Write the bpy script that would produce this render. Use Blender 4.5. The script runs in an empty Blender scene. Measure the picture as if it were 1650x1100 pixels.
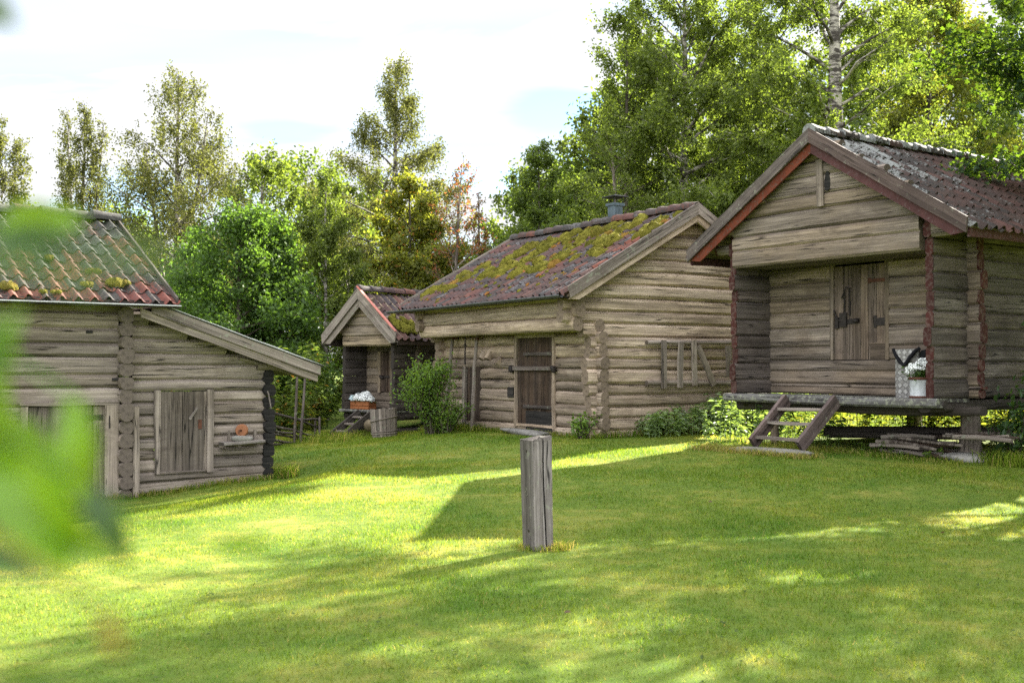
import bpy, math, random
import numpy as np
from mathutils import Vector
rng = np.random.default_rng(11)
random.seed(11)
SC = bpy.context.scene
COL = SC.collection
PI = math.pi
def R(a=0., b=1.): return float(rng.uniform(a, b))
def nrm(v):
    v = np.asarray(v, float); return v / (np.linalg.norm(v, axis=-1, keepdims=True) + 1e-12)

# ------------------------------------------------------------------ terrain
CP = np.array([(0,0,0),(0,6,0),(.23,9.8,0),(-3,10,-.07),(-5.5,16.4,-.33),(-3.9,17.6,-.2),(-8,14,-.42),(-2,17.3,.04),(-.8,14.2,.03),(-.6,15.8,.08),(1.2,16.2,.15),(2.2,17.4,.26),
 (1.65,20,.28),(-1.3,25,.27),(.3,22,.27),(3.8,20.8,.3),(-4.2,26.9,-.08),(-2.8,25.4,-.03),(-2.8,27.8,0),(4.4,17.1,.27),(5.9,15.7,.22),(3.9,19,.3),(7.5,18.5,.28),(8,14,.2),(5,11,.04),
 (3,6,0),(-4.7,24.4,-.08),(-8,22,-.3),(-8,30,-.2),(0,30,.3),(8,27,.4),(12,18,.3),(14,10,.2),(-14,18,-.5),(-14,8,-.3),(0,45,.4),(20,40,.6),(-20,40,-.2),(0,-20,0),(30,10,.3),(-30,10,-.4),(0,90,.5),(80,60,.5),(-80,60,-.2),(0,-80,0)], float)
def gz(x, y):
    x = np.asarray(x, float); y = np.asarray(y, float)
    d2 = (x[..., None]-CP[:, 0])**2 + (y[..., None]-CP[:, 1])**2
    w = 1/(d2+1.1)**2
    return (w*CP[:, 2]).sum(-1)/w.sum(-1)
def gz1(x, y): return float(gz(np.array([x]), np.array([y]))[0])

# ------------------------------------------------------------------ mesh builder
class MB:
    def __init__(s): s.v = []; s.b = []; s.n = 0
    def add(s, V, F, UV=None, C=(.5, 0, 0), sm=False, mi=0):
        V = np.asarray(V, float).reshape(-1, 3); F = np.asarray(F, np.int64)
        if UV is None: UV = np.zeros(F.shape+(2,))
        C = np.broadcast_to(np.asarray(C, float), (len(F), 3))
        s.v.append(V); s.b.append((F+s.n, np.asarray(UV, float), C, sm, mi)); s.n += len(V)
    def build(s, name, mats, parent=None):
        me = bpy.data.meshes.new(name)
        if not isinstance(mats, (list, tuple)): mats = [mats]
        for m in mats: me.materials.append(m)
        if s.n:
            V = np.concatenate(s.v)
            me.vertices.add(len(V)); me.vertices.foreach_set('co', V.astype(np.float32).ravel())
            idx = np.concatenate([b[0].ravel() for b in s.b])
            tot = np.concatenate([np.full(len(b[0]), b[0].shape[1]) for b in s.b])
            st = np.concatenate([[0], np.cumsum(tot)[:-1]])
            me.loops.add(len(idx)); me.loops.foreach_set('vertex_index', idx.astype(np.int32))
            me.polygons.add(len(tot)); me.polygons.foreach_set('loop_start', st.astype(np.int32))
            me.polygons.foreach_set('material_index', np.concatenate([np.full(len(b[0]), b[4]) for b in s.b]).astype(np.int32))
            me.polygons.foreach_set('use_smooth', np.concatenate([np.full(len(b[0]), b[3]) for b in s.b]).astype(bool))
            uv = me.uv_layers.new(name='UVMap')
            uv.data.foreach_set('uv', np.concatenate([b[1].reshape(-1) for b in s.b]).astype(np.float32))
            c = np.concatenate([b[2] for b in s.b]); c = np.concatenate([c, np.ones((len(c), 1))], 1)
            at = me.attributes.new('col', 'FLOAT_COLOR', 'FACE')
            at.data.foreach_set('color', c.astype(np.float32).ravel())
            me.update(calc_edges=True); me.validate()
        o = bpy.data.objects.new(name, me); COL.objects.link(o)
        if parent is not None: o.parent = parent
        return o

def sweep(mb, pts, prof, up=(0, 0, 1), C=None, sm=True, caps=True, mi=0, grain=True):
    """pts (N,3); prof (N,M,2) or (M,2): offsets along side and up. caps get end grain"""
    pts = np.asarray(pts, float); N = len(pts); prof = np.asarray(prof, float)
    if prof.ndim == 2: prof = np.broadcast_to(prof, (N,)+prof.shape)
    M = prof.shape[1]
    d = nrm(np.gradient(pts, axis=0)); up = np.broadcast_to(np.asarray(up, float), d.shape)
    sd = nrm(np.cross(d, up)); uu = np.cross(sd, d)
    V = pts[:, None]+sd[:, None]*prof[..., :1]+uu[:, None]*prof[..., 1:]
    L = np.concatenate([[0], np.cumsum(np.linalg.norm(np.diff(pts, axis=0), axis=1))])
    pm = prof[0]; per = np.concatenate([[0], np.cumsum(np.linalg.norm(np.roll(pm, -1, 0)-pm, axis=1))])
    i, j = np.meshgrid(np.arange(N-1), np.arange(M), indexing='ij'); j2 = (j+1) % M
    F = np.stack([i*M+j, i*M+j2, (i+1)*M+j2, (i+1)*M+j], -1).reshape(-1, 4)
    ou, ov = R(0, 90), R(0, 90)
    UV = np.stack([np.stack([L[a]+ou, per[b]+ov], -1) for a, b in ((i, j), (i, j+1), (i+1, j+1), (i+1, j))], 2).reshape(-1, 4, 2)
    if C is None: C = (R(), 0, 0)
    mb.add(V.reshape(-1, 3), F, UV, C, sm, mi)
    if caps:
        for k, ring in ((0, V[0]), (N-1, V[-1])):
            c = ring.mean(0); VV = np.vstack([ring, c]); a = np.arange(M); b = (a+1) % M
            T = np.stack([b, a, np.full(M, M)], -1) if k == 0 else np.stack([a, b, np.full(M, M)], -1)
            p2 = np.vstack([prof[k], prof[k].mean(0)])-prof[k].mean(0)
            mb.add(VV, T, p2[T], (C[0], C[1], 1 if grain else 0), False, mi)

def sell(w, h, n=2.4, M=14):
    a = np.arange(M)/M*2*PI+PI/M
    c, s = np.cos(a), np.sin(a)
    r = (np.abs(c)**n+np.abs(s)**n)**(-1/n)
    return np.stack([c*r*w/2, s*r*h/2], -1)

def hewn(w, h, M=16):
    b = min(w, h)*.25; x, y = w/2, h/2; c = b*.5
    q = [(-x, -y+b), (-x+c, -y+c), (-x+b, -y), (0, -y), (x-b, -y), (x-c, -y+c), (x, -y+b), (x*1.02, -y*.3), (x*1.01, y*.35), (x, y-b), (x-c, y-c), (x-b, y), (0, y), (-x+b, y), (-x+c, y-c), (-x, y-b)]
    return np.array(q)
def log(mb, p0, p1, w, h, n=2.4, M=14, noise=.035, bow=.006, dark=0., C=None, mi=0, up=(0, 0, 1), step=.28):
    p0 = np.asarray(p0, float); p1 = np.asarray(p1, float); L = np.linalg.norm(p1-p0)
    N = max(3, int(L/step)+1); t = np.linspace(0, 1, N)[:, None]
    pts = p0+(p1-p0)*t
    pts = pts+np.sin(t*PI*R(1, 2.5)+R(0, 6))*np.array([R(-bow, bow), R(-bow, bow), R(-bow, bow)])
    hw = n >= 4
    if hw: M = 16; noise *= .5
    P = np.broadcast_to(hewn(w, h) if hw else sell(w, h, n, M), (N, M, 2)).copy()
    a = np.arange(M)/M*2*PI
    rr = np.ones((N, M))
    for k in range(4):
        rr += noise*.5*np.sin(a*(k % 3+1)+R(0, 6)+(t*L)*R(.8, 4)*(1 if k % 2 else -1))
    rr += noise*.35*rng.normal(size=(N, M))
    P *= rr[..., None]*(1+R(-.04, .04)*(t[:, :, None]-.5))
    sweep(mb, pts, P, up, C if C is not None else (R(), dark, 0), not hw, True, mi)

def board(mb, p0, p1, w, t, up=(0, 0, 1), C=None, jit=.004, mi=0, step=.4, dark=0., rag=0.):
    """rectangular board; w = size along side, t = size along up"""
    p0 = np.asarray(p0, float); p1 = np.asarray(p1, float); L = np.linalg.norm(p1-p0)
    N = max(2, int(L/step)+1); s = np.linspace(0, 1, N)[:, None]
    pts = p0+(p1-p0)*s
    b = min(w, t)*.12
    q = np.array([(-w/2+b, -t/2), (w/2-b, -t/2), (w/2, -t/2+b), (w/2, t/2-b), (w/2-b, t/2), (-w/2+b, t/2), (-w/2, t/2-b), (-w/2, -t/2+b)])
    P = np.broadcast_to(q, (N, 8, 2)).copy()
    ks = rng.normal(size=(N, 2, 2))*jit
    P[:, [1, 2, 3, 4], 0] += ks[:, :1, 0]; P[:, [0, 5, 6, 7], 0] += ks[:, :1, 1]
    P[:, [0, 1, 2, 7], 1] += ks[:, 1:, 0]; P[:, [3, 4, 5, 6], 1] += ks[:, 1:, 1]
    sweep(mb, pts, P, up, C if C is not None else (R(), dark, 0), False, True, mi)

def tube(mb, pts, rad, M=6, C=None, mi=0, sm=True, caps=True):
    pts = np.asarray(pts, float); rad = np.broadcast_to(np.asarray(rad, float), (len(pts),))
    a = np.arange(M)/M*2*PI
    pr = np.stack([np.cos(a), np.sin(a)], -1)[None]*rad[:, None, None]
    d = pts[-1]-pts[0]; up = (0, 0, 1) if abs(d[2]) < .8*np.linalg.norm(d) else (0, 1, .01)
    sweep(mb, pts, pr, up, C, sm, caps, mi)

def box(mb, lo, hi, C=None, mi=0):
    lo = np.asarray(lo, float); hi = np.asarray(hi, float); e = hi-lo; k = int(np.argmax(e))
    c = (lo+hi)/2; p0 = c.copy(); p1 = c.copy(); p0[k] = lo[k]; p1[k] = hi[k]
    up = (0, 0, 1) if k != 2 else (0, 1, 0)
    d = nrm(p1-p0); sd = np.cross(d, up)
    w = abs(e@sd); t = abs(e@np.asarray(up, float))
    board(mb, p0, p1, w, t, up, C, 0, mi, 9)

def lathe(mb, prof, c=(0, 0, 0), M=20, C=(.5, 0, 0), sm=True, mi=0):
    """prof list of (r,z) revolve about z"""
    prof = np.asarray(prof, float); N = len(prof); a = np.arange(M)/M*2*PI
    V = np.stack([prof[:, :1]*np.cos(a), prof[:, :1]*np.sin(a), np.repeat(prof[:, 1:], M, 1)], -1)+np.asarray(c, float)
    i, j = np.meshgrid(np.arange(N-1), np.arange(M), indexing='ij'); j2 = (j+1) % M
    F = np.stack([i*M+j, i*M+j2, (i+1)*M+j2, (i+1)*M+j], -1).reshape(-1, 4)
    rr = max(prof[:, 0].max(), .01)
    UV = np.stack([np.stack([prof[x, 1], y/M*2*PI*rr], -1) for x, y in ((i, j), (i, j+1), (i+1, j+1), (i+1, j))], 2).reshape(-1, 4, 2)
    mb.add(V.reshape(-1, 3), F, UV, C, sm, mi)

def dome(mb, c, ax, ay, az, nx, ny, nz, C=(.5, 0, 0), M=14, K=5, noise=.25):
    """lumpy half ellipsoid; ax, ay tangents, az normal, sizes nx ny nz"""
    a = np.arange(M)/M*2*PI; e = np.linspace(0, PI/2, K)
    rr = 1+noise*(np.sin(a*2+R(0, 6))*.5+np.sin(a*3+R(0, 6))*.5)
    x = np.cos(a)[None]*np.cos(e)[:, None]*rr; y = np.sin(a)[None]*np.cos(e)[:, None]*rr
    z = np.repeat(np.sin(e)[:, None]**.8, M, 1)-.12
    n = 1+.12*rng.normal(size=x.shape)
    V = np.asarray(c)+(x*n*nx)[..., None]*ax+(y*n*ny)[..., None]*ay+(z*n*nz)[..., None]*az
    i, j = np.meshgrid(np.arange(K-1), np.arange(M), indexing='ij'); j2 = (j+1) % M
    F = np.stack([i*M+j, i*M+j2, (i+1)*M+j2, (i+1)*M+j], -1).reshape(-1, 4)
    mb.add(V.reshape(-1, 3), F, None, C, True)

def rock(mb, c, s, C=None, M=14, K=9):
    a = np.arange(M)/M*2*PI; e = np.linspace(-PI/2, PI/2, K)
    d = np.stack([np.cos(a)[None]*np.cos(e)[:, None], np.sin(a)[None]*np.cos(e)[:, None], np.repeat(np.sin(e)[:, None], M, 1)], -1)
    r = np.ones(d.shape[:2])
    for k in range(6):
        f = rng.normal(size=3)*2; r += .09*np.sin(d@f+R(0, 6))
    d = np.sign(d)*np.abs(d)**.7
    V = np.asarray(c)+d*r[..., None]*np.asarray(s)
    i, j = np.meshgrid(np.arange(K-1), np.arange(M), indexing='ij'); j2 = (j+1) % M
    F = np.stack([i*M+j, i*M+j2, (i+1)*M+j2, (i+1)*M+j], -1).reshape(-1, 4)
    mb.add(V.reshape(-1, 3), F, None, C if C is not None else (R(), 0, 0), True)

# ------------------------------------------------------------------ things
def tag(o, label=None, cat=None, group=None, kind=None):
    if label: o['label'] = label
    if cat: o['category'] = cat
    if group: o['group'] = group
    if kind: o['kind'] = kind
    return o
def thing(name, label, cat, loc, rz=0., group=None):
    o = bpy.data.objects.new(name, None); COL.objects.link(o)
    o.location = loc; o.rotation_euler = (0, 0, rz); o.empty_display_size = .2
    return tag(o, label, cat, group)

# ------------------------------------------------------------------ materials
class NT:
    def __init__(s, name):
        s.m = bpy.data.materials.new(name); s.m.use_nodes = True; s.t = s.m.node_tree; s.t.nodes.clear()
        s.out = s.t.nodes.new('ShaderNodeOutputMaterial')
    def n(s, typ, ins=None, **kw):
        x = s.t.nodes.new('ShaderNode'+typ)
        for k, v in kw.items(): setattr(x, k, v)
        for k, v in (ins or {}).items():
            if hasattr(v, 'links') or isinstance(v, bpy.types.NodeSocket): s.t.links.new(v, x.inputs[k])
            else:
                if isinstance(v, tuple) and len(v) == 3 and x.inputs[k].type == 'RGBA': v = v+(1,)
                x.inputs[k].default_value = v
        return x
    def math(s, op, a, b=None, c=None, clamp=False):
        d = {0: a}
        if b is not None: d[1] = b
        if c is not None: d[2] = c
        return s.n('Math', d, operation=op, use_clamp=clamp).outputs[0]
    def mix(s, f, a, b, blend='MIX'):
        x = s.n('Mix', None, data_type='RGBA', blend_type=blend)
        for i, v in ((0, f), (6, a), (7, b)):
            if isinstance(v, bpy.types.NodeSocket): s.t.links.new(v, x.inputs[i])
            else: x.inputs[i].default_value = v if not isinstance(v, tuple) or len(v) == 4 else v+(1,)
        return x.outputs[2]
    def ramp(s, f, stops, interp='LINEAR'):
        x = s.n('ValToRGB', {0: f}); e = x.color_ramp.elements; x.color_ramp.interpolation = interp
        while len(e) < len(stops): e.new(.5)
        for k, (p, c) in zip(e, stops): k.position = p; k.color = (c+(1,)) if isinstance(c, tuple) else (c, c, c, 1)
        return x.outputs[0]
    def mr(s, v, a, b, c=0., d=1., smooth=False):
        return s.n('MapRange', {0: v, 1: a, 2: b, 3: c, 4: d}, interpolation_type='SMOOTHSTEP' if smooth else 'LINEAR').outputs[0]
    def noise(s, vec, scale, detail=4., rough=.55, dist=0.):
        return s.n('TexNoise', {'Vector': vec, 'Scale': scale, 'Detail': detail, 'Roughness': rough, 'Distortion': dist}).outputs[0]
    def mapv(s, vec, sc):
        return s.n('Mapping', {0: vec, 3: sc}).outputs[0]
    def attr(s):
        a = s.n('Attribute', attribute_name='col'); x = s.n('SeparateColor', {0: a.outputs[0]})
        return x.outputs[0], x.outputs[1], x.outputs[2]
    def fin(s, sh): s.t.links.new(sh, s.out.inputs[0]); return s.m
    def pbr(s, color, rough=.8, bump=None, bs=.3, bd=.01, spec=.25, metal=0.):
        d = {'Base Color': color, 'Roughness': rough, 'Specular IOR Level': spec, 'Metallic': metal}
        if bump is not None: d['Normal'] = s.n('Bump', {'Strength': bs, 'Distance': bd, 'Height': bump}).outputs[0]
        return s.fin(s.n('BsdfPrincipled', d).outputs[0])

def wood(name, dk, md, lt, warm=(.30, .22, .13), warmth=.35, lichen=0., crack=1., tintr=(.68, 1.2)):
    k = NT(name); uv = k.n('UVMap').outputs[0]; r, g, b = k.attr(); ob = k.n('TexCoord').outputs['Object']
    n1 = k.noise(k.mapv(uv, (.9, 26, 1)), 1, 7, .72)
    n2 = k.noise(k.mapv(uv, (.4, 6, 1)), 1, 5, .62, .3)
    n4 = k.noise(k.mapv(uv, (2.2, 75, 1)), 1, 3, .6)
    m = k.math('ADD', k.math('MULTIPLY', n1, .55), k.math('MULTIPLY', n2, .45))
    m = k.math('ADD', k.math('MULTIPLY', m, .78), k.math('MULTIPLY', n4, .22))
    dk, md, lt = ((c[0]*1.03, c[1]*.975, c[2]*.985) for c in (dk, md, lt))
    col = k.ramp(m, [(.35, dk), (.487, md), (.66, lt)])
    rw = k.math('FRACT', k.math('MULTIPLY', r, 7.3))
    w = k.mr(k.math('ADD', k.math('MULTIPLY', k.noise(k.mapv(ob, (.9, .9, 1.6)), 1.1, 3), .7), k.math('MULTIPLY', rw, .3)), .38, .66, 0, warmth, True)
    col = k.mix(w, col, k.mix(.6, col, k.mix(1, k.ramp(m, [(.36, .45), (.62, 1.25)]), warm, 'MULTIPLY')))
    cr = k.mr(k.math('ABSOLUTE', k.math('SUBTRACT', k.noise(k.mapv(uv, (.42, 13, 1)), 1, 2.5, .5, .25), .5)), .005, .020, 1-.88*crack, 1)
    ck = k.mr(k.noise(k.mapv(uv, (.45, 3., 1)), 1.3, 2), .47, .56, 0, 1)
    cr = k.math('MAXIMUM', cr, k.math('SUBTRACT', 1, ck))
    col = k.mix(1, col, cr, 'MULTIPLY')
    col = k.mix(1, col, k.mr(k.noise(k.mapv(uv, (.22, 9, 1)), 1, 3, .6), .34, .56, .6, 1.08), 'MULTIPLY')
    vo = k.n('TexVoronoi', {'Vector': k.mapv(uv, (1.5, 7., 1)), 'Scale': 1.}, feature='F1')
    kn = k.mr(vo.outputs['Distance'], .03, .10, .4, 1)
    kn = k.math('MAXIMUM', kn, k.math('GREATER_THAN', k.n('SeparateColor', {0: vo.outputs['Color']}).outputs[0], .3))
    col = k.mix(1, col, kn, 'MULTIPLY')
    col = k.mix(1, col, k.mr(r, 0, 1, tintr[0], tintr[1]), 'MULTIPLY')
    st = k.mr(k.math('ADD', k.math('MULTIPLY', k.noise(k.mapv(ob, (.8, .8, 1.7)), 1.15, 5, .68, .6), .8), k.math('MULTIPLY', n2, .2)), .47, .62, 0, .62, True)   # weather stains
    col = k.mix(st, col, k.mix(1, k.mix(.55, col, md), (.50, .47, .455), 'MULTIPLY'))
    # end grain
    ln = k.n('VectorMath', {0: uv}, operation='LENGTH').outputs['Value']
    rg = k.math('SINE', k.math('MULTIPLY', k.math('ADD', ln, k.math('MULTIPLY', k.noise(uv, 9, 2), .03)), 330))
    ec = k.mix(k.mr(rg, -1, 1, .0, .5), md, dk)
    ec = k.mix(k.mr(k.noise(uv, 14, 3), .5, .66, 0, .55), ec, dk)
    col = k.mix(b, col, k.mix(1, ec, (.62, .6, .58), 'MULTIPLY'))
    if lichen > 0:
        lf = k.mr(k.noise(ob, 9, 6, .75), .66-.2*lichen, .72-.2*lichen, 0, .8)
        col = k.mix(lf, col, k.mix(k.noise(ob, 40, 2), (.30, .30, .25), (.16, .17, .11)))
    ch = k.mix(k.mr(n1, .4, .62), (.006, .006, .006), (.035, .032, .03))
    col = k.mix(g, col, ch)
    h = k.math('ADD', k.math('MULTIPLY', n1, .6), k.math('MULTIPLY', cr, .7))
    return k.pbr(col, .82, h, .55, .012, .22)

W_MID = wood('house_wood', (.062, .050, .039), (.385, .318, .24), (.68, .59, .475), (.44, .31, .175), .35)
W_BARN = wood('barn_wood', (.055, .048, .041), (.225, .198, .168), (.39, .352, .305), (.30, .23, .14), .3)
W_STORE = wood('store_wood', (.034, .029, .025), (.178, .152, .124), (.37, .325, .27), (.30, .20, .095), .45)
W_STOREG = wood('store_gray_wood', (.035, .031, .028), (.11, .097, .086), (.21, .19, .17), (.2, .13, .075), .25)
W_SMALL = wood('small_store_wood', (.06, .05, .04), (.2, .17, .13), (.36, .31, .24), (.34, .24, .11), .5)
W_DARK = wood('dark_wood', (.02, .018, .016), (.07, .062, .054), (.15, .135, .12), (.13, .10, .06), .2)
W_DOOR = wood('door_wood', (.014, .010, .008), (.062, .045, .033), (.17, .13, .095), (.12, .065, .03), .5)
W_RDOOR = wood('store_door_wood', (.028, .023, .019), (.125, .10, .08), (.27, .225, .18), (.2, .13, .07), .4)
W_GREY = wood('grey_board_wood', (.075, .066, .058), (.215, .19, .163), (.37, .335, .295), (.3, .24, .16), .2, .45)
W_RAKE = wood('rake_wood', (.035, .028, .026), (.095, .074, .068), (.17, .14, .13), (.12, .07, .05), .3, .35)
W_PLAT = wood('platform_wood', (.035, .035, .033), (.115, .115, .11), (.22, .225, .22), (.2, .2, .17), .1, .75)
W_POST = wood('post_wood', (.035, .032, .029), (.15, .138, .125), (.32, .305, .285), (.2, .15, .1), .15, .4)
W_BDOOR = wood('barn_door_wood', (.035, .030, .025), (.115, .10, .082), (.21, .187, .158), (.16, .12, .075), .3)
W_RAKEL = wood('dull_rake_wood', (.035, .03, .027), (.105, .09, .08), (.2, .175, .155), (.14, .1, .07), .3, .45)
W_CHAR = wood('charred_wood', (.005, .005, .005), (.02, .019, .018), (.07, .065, .06), (.03, .03, .03), .1)

def paint(name, c, wear, wcol, sc=18):
    k = NT(name); ob = k.n('TexCoord').outputs['Object']; r, g, b = k.attr()
    n = k.noise(ob, sc, 6, .7); n2 = k.noise(ob, 5, 3)
    col = k.mix(k.mr(n2, .35, .65), tuple(x*.7 for x in c), c)
    col = k.mix(k.mr(n, .62-.25*wear, .7-.25*wear), col, wcol)
    col = k.mix(1, col, k.mr(r, 0, 1, .8, 1.15), 'MULTIPLY')
    return k.pbr(col, .8, n, .3, .006)
RED = paint('red_paint', (.055, .014, .011), .55, (.085, .05, .042))
REDO = paint('orange_red_paint', (.155, .036, .017), .35, (.10, .06, .045))
REDP = paint('faded_red_paint', (.085, .034, .034), .3, (.10, .065, .065))

def tilemat(name, cols, lichen, licol, dirt, scale=1.):
    k = NT(name); ob = k.n('TexCoord').outputs['Object']; r, g, b = k.attr()
    col = k.ramp(r, [(i/(len(cols)-1), c) for i, c in enumerate(cols)])
    n = k.noise(ob, 7*scale, 5, .65); n2 = k.noise(ob, 30*scale, 5, .7); n3 = k.noise(k.mapv(ob, (1, 1, 1)), 24*scale, 5, .78)
    col = k.mix(1, col, k.mr(n, .3, .7, .55, 1.25), 'MULTIPLY')
    # dark crust
    col = k.mix(k.mr(k.math('ADD', k.math('MULTIPLY', n2, .6), k.math('MULTIPLY', g, .4)), .62-.3*dirt, .72-.3*dirt), col, (.035, .032, .03))
    # pale lichen
    lf = k.math('ADD', k.math('MULTIPLY', n3, .45), k.math('ADD', k.math('MULTIPLY', k.noise(ob, 2.2*scale, 3), .3), k.math('MULTIPLY', g, .25)))
    col = k.mix(k.mr(lf, .64-.22*lichen, .70-.22*lichen, 0, .9), col, k.mix(k.noise(ob, 90, 2), licol, tuple(x*.45 for x in licol)))
    return k.pbr(col, .8, k.math('ADD', n2, n3), .5, .01, .3)
T_BARN = tilemat('barn_tiles', [(.19, .060, .038), (.14, .042, .030), (.165, .05, .034), (.12, .040, .031), (.20, .072, .045)], .5, (.135, .14, .12), .8)
T_MID = tilemat('house_tiles', [(.08, .048, .042), (.11, .044, .036), (.055, .042, .042), (.09, .052, .044), (.17, .055, .034)], .4, (.17, .16, .165), .5)
T_STORE = tilemat('store_tiles', [(.055, .036, .029), (.07, .036, .029), (.042, .034, .03), (.058, .038, .031), (.10, .048, .04)], .55, (.32, .33, .32), .5)
T_SMALL = tilemat('small_tiles', [(.07, .05, .05), (.09, .05, .047), (.055, .045, .048), (.14, .065, .05)], .25, (.22, .21, .21), .3)

def mossmat():
    k = NT('moss'); ob = k.n('TexCoord').outputs['Object']; r, g, b = k.attr()
    n = k.noise(ob, 60, 5, .7); n2 = k.noise(ob, 9, 3)
    col = k.ramp(k.math('ADD', k.math('MULTIPLY', n, .7), k.math('MULTIPLY', n2, .3)), [(.34, (.03, .035, .006)), (.5, (.17, .165, .022)), (.66, (.36, .32, .06))])
    col = k.mix(1, col, k.mr(r, 0, 1, .75, 1.2), 'MULTIPLY')
    col = k.mix(g, col, (.42, .16, .05))
    return k.pbr(col, .95, k.math('ADD', n, k.noise(ob, 150, 2)), 1., .03, .1)
MOSS = mossmat()

def leafmat(name, c1, c2, tr, tmix=.48, gloss=.025, rough=.5, autumn=(.42, .2, .03)):
    k = NT(name); r, g, b = k.attr()
    if name == 'near_leaf': r = k.math('MULTIPLY', r, k.mr(k.noise(k.n('TexCoord').outputs['Object'], 55, 2), .4, .6, .55, 1.15))
    col = k.mix(r, c1, c2); col = k.mix(g, col, autumn)
    tc = k.mix(r, tuple(x*.45 for x in tr), tuple(min(1, x*1.35) for x in tr)); tc = k.mix(g, tc, tuple(min(1, x*1.9) for x in autumn))
    d = k.n('BsdfDiffuse', {0: col}).outputs[0]; t = k.n('BsdfTranslucent', {0: tc}).outputs[0]
    m = k.n('MixShader', {0: tmix, 1: d, 2: t}).outputs[0]
    gl = k.n('BsdfGlossy', {0: (1, 1, 1, 1), 'Roughness': rough}).outputs[0]
    return k.fin(k.n('MixShader', {0: gloss, 1: m, 2: gl}).outputs[0])
L_BIRCH = leafmat('birch_leaf', (.07, .077, .022), (.14, .14, .042), (.19, .21, .038), .45, .015, .55)
L_BIRCH2 = leafmat('olive_birch_leaf', (.066, .094, .02), (.14, .17, .036), (.22, .30, .03), .47, .015, .55)
L_DARK = leafmat('dark_leaf', (.036, .075, .015), (.075, .13, .025), (.15, .27, .025), .47, .015, .55)
L_GREEN = leafmat('green_leaf', (.055, .09, .018), (.12, .16, .033), (.21, .30, .03), .5, .015, .55)
L_YEL = leafmat('yellow_leaf', (.085, .105, .016), (.17, .175, .028), (.32, .35, .03), .52, .015, .55)
L_RED = leafmat('rowan_leaf', (.10, .085, .025), (.15, .11, .03), (.26, .22, .04), .5, .015, .55, autumn=(.22, .055, .025))
L_MAPLE = leafmat('maple_leaf', (.02, .055, .02), (.045, .085, .022), (.15, .25, .014), .45, .02, .45)
L_SHRUB = leafmat('shrub_leaf', (.06, .13, .014), (.14, .22, .025), (.26, .42, .025), .45)
L_WEED = leafmat('weed_leaf', (.095, .17, .045), (.22, .31, .10), (.32, .45, .07), .42, .06, .45)
L_FG = leafmat('near_leaf', (.012, .06, .006), (.07, .20, .012), (.36, .54, .008), .58, .03, .4)
def grassmat(name, ground=False):
    k = NT(name); r, g, b = k.attr(); ob = k.n('TexCoord').outputs['Object']
    n = k.noise(ob, .7, 5, .62, .5); n2 = k.noise(ob, 4.5, 4, .6)
    m = k.math('ADD', k.math('MULTIPLY', n, .65), k.math('MULTIPLY', n2, .35))
    c = k.ramp(m, [(.36, (.062, .132, .012)), (.52, (.118, .176, .022)), (.68, (.26, .255, .06))])
    if ground:
        n3 = k.noise(ob, 60, 4, .7)
        c = k.mix(k.mr(n3, .35, .65), k.mix(.5, c, (.07, .06, .03)), c)
        return k.pbr(c, .95, n3, .6, .02, .1)
    c = k.mix(1, c, k.mr(r, 0, 1, .55, 1.4), 'MULTIPLY'); c = k.mix(g, c, (.34, .29, .13))
    d = k.n('BsdfDiffuse', {0: c}).outputs[0]; t = k.n('BsdfTranslucent', {0: k.mix(1, c, (2.3, 1.95, 1.15), 'MULTIPLY')}).outputs[0]
    return k.fin(k.n('MixShader', {0: .55, 1: d, 2: t}).outputs[0])
M_GROUND = grassmat('lawn_ground', True); M_GRASS = grassmat('grass_blades')
def bark(name, a, b_, c, sc=(3, 3, 9), th=.5):
    k = NT(name); ob = k.n('TexCoord').outputs['Object']
    n = k.noise(k.mapv(ob, sc), 1, 5, .65); n2 = k.noise(ob, 1.3, 3); n3 = k.noise(ob, 25, 4)
    col = k.mix(k.mr(k.math('ADD', k.math('MULTIPLY', n, .6), k.math('MULTIPLY', n2, .4)), th-.03, th+.05), a, k.mix(n3, b_, c))
    return k.pbr(col, .85, n3, .5, .02)
B_BIRCH = bark('birch_bark', (.05, .042, .036), (.30, .27, .23), (.48, .44, .39))
B_DARK = bark('brown_bark', (.035, .028, .02), (.08, .065, .05), (.13, .11, .085), (8, 8, 1.5))
B_GREY = bark('grey_bark', (.07, .055, .045), (.17, .14, .115), (.26, .22, .19), (8, 8, 1.5))
def plain(name, c, rough=.6, metal=0., var=.3, sc=14, spec=.4, bs=.15):
    k = NT(name); ob = k.n('TexCoord').outputs['Object']; r, g, b = k.attr(); n = k.noise(ob, sc, 5, .65)
    col = k.mix(1, k.mix(1, c, k.mr(n, .3, .7, 1-var, 1+var), 'MULTIPLY'), k.mr(r, 0, 1, .85, 1.15), 'MULTIPLY')
    return k.pbr(col, rough, n, bs, .005, spec, metal)
IRON = plain('rusty_iron', (.028, .022, .02), .6, .4, .5)
RUST = plain('rust', (.09, .035, .02), .8, .2, .5, 30)
ZINC = plain('weathered_zinc', (.085, .11, .135), .5, .5, .35, 8)
ZINCD = plain('dark_sheet', (.05, .05, .055), .5, .4, .3, 8)
GUTTER = plain('gutter_steel', (.10, .10, .10), .45, .5, .3, 10)
EDGE = plain('pale_drip_edge', (.5, .5, .52), .4, .3, .15, 10)
STONE = plain('grey_stone', (.20, .19, .175), .9, 0, .45, 9, .2, .6)
CLAY = plain('grindstone_red', (.27, .115, .06), .85, 0, .2, 30, .2)
PETAL = plain('white_petal', (.75, .77, .76), .7, 0, .12, 60, .2)
PETALB = plain('bluish_petal', (.52, .63, .67), .7, 0, .2, 60, .2)
TIN = plain('white_enamel_worn', (.42, .44, .45), .5, 0, .3, 18)
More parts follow.
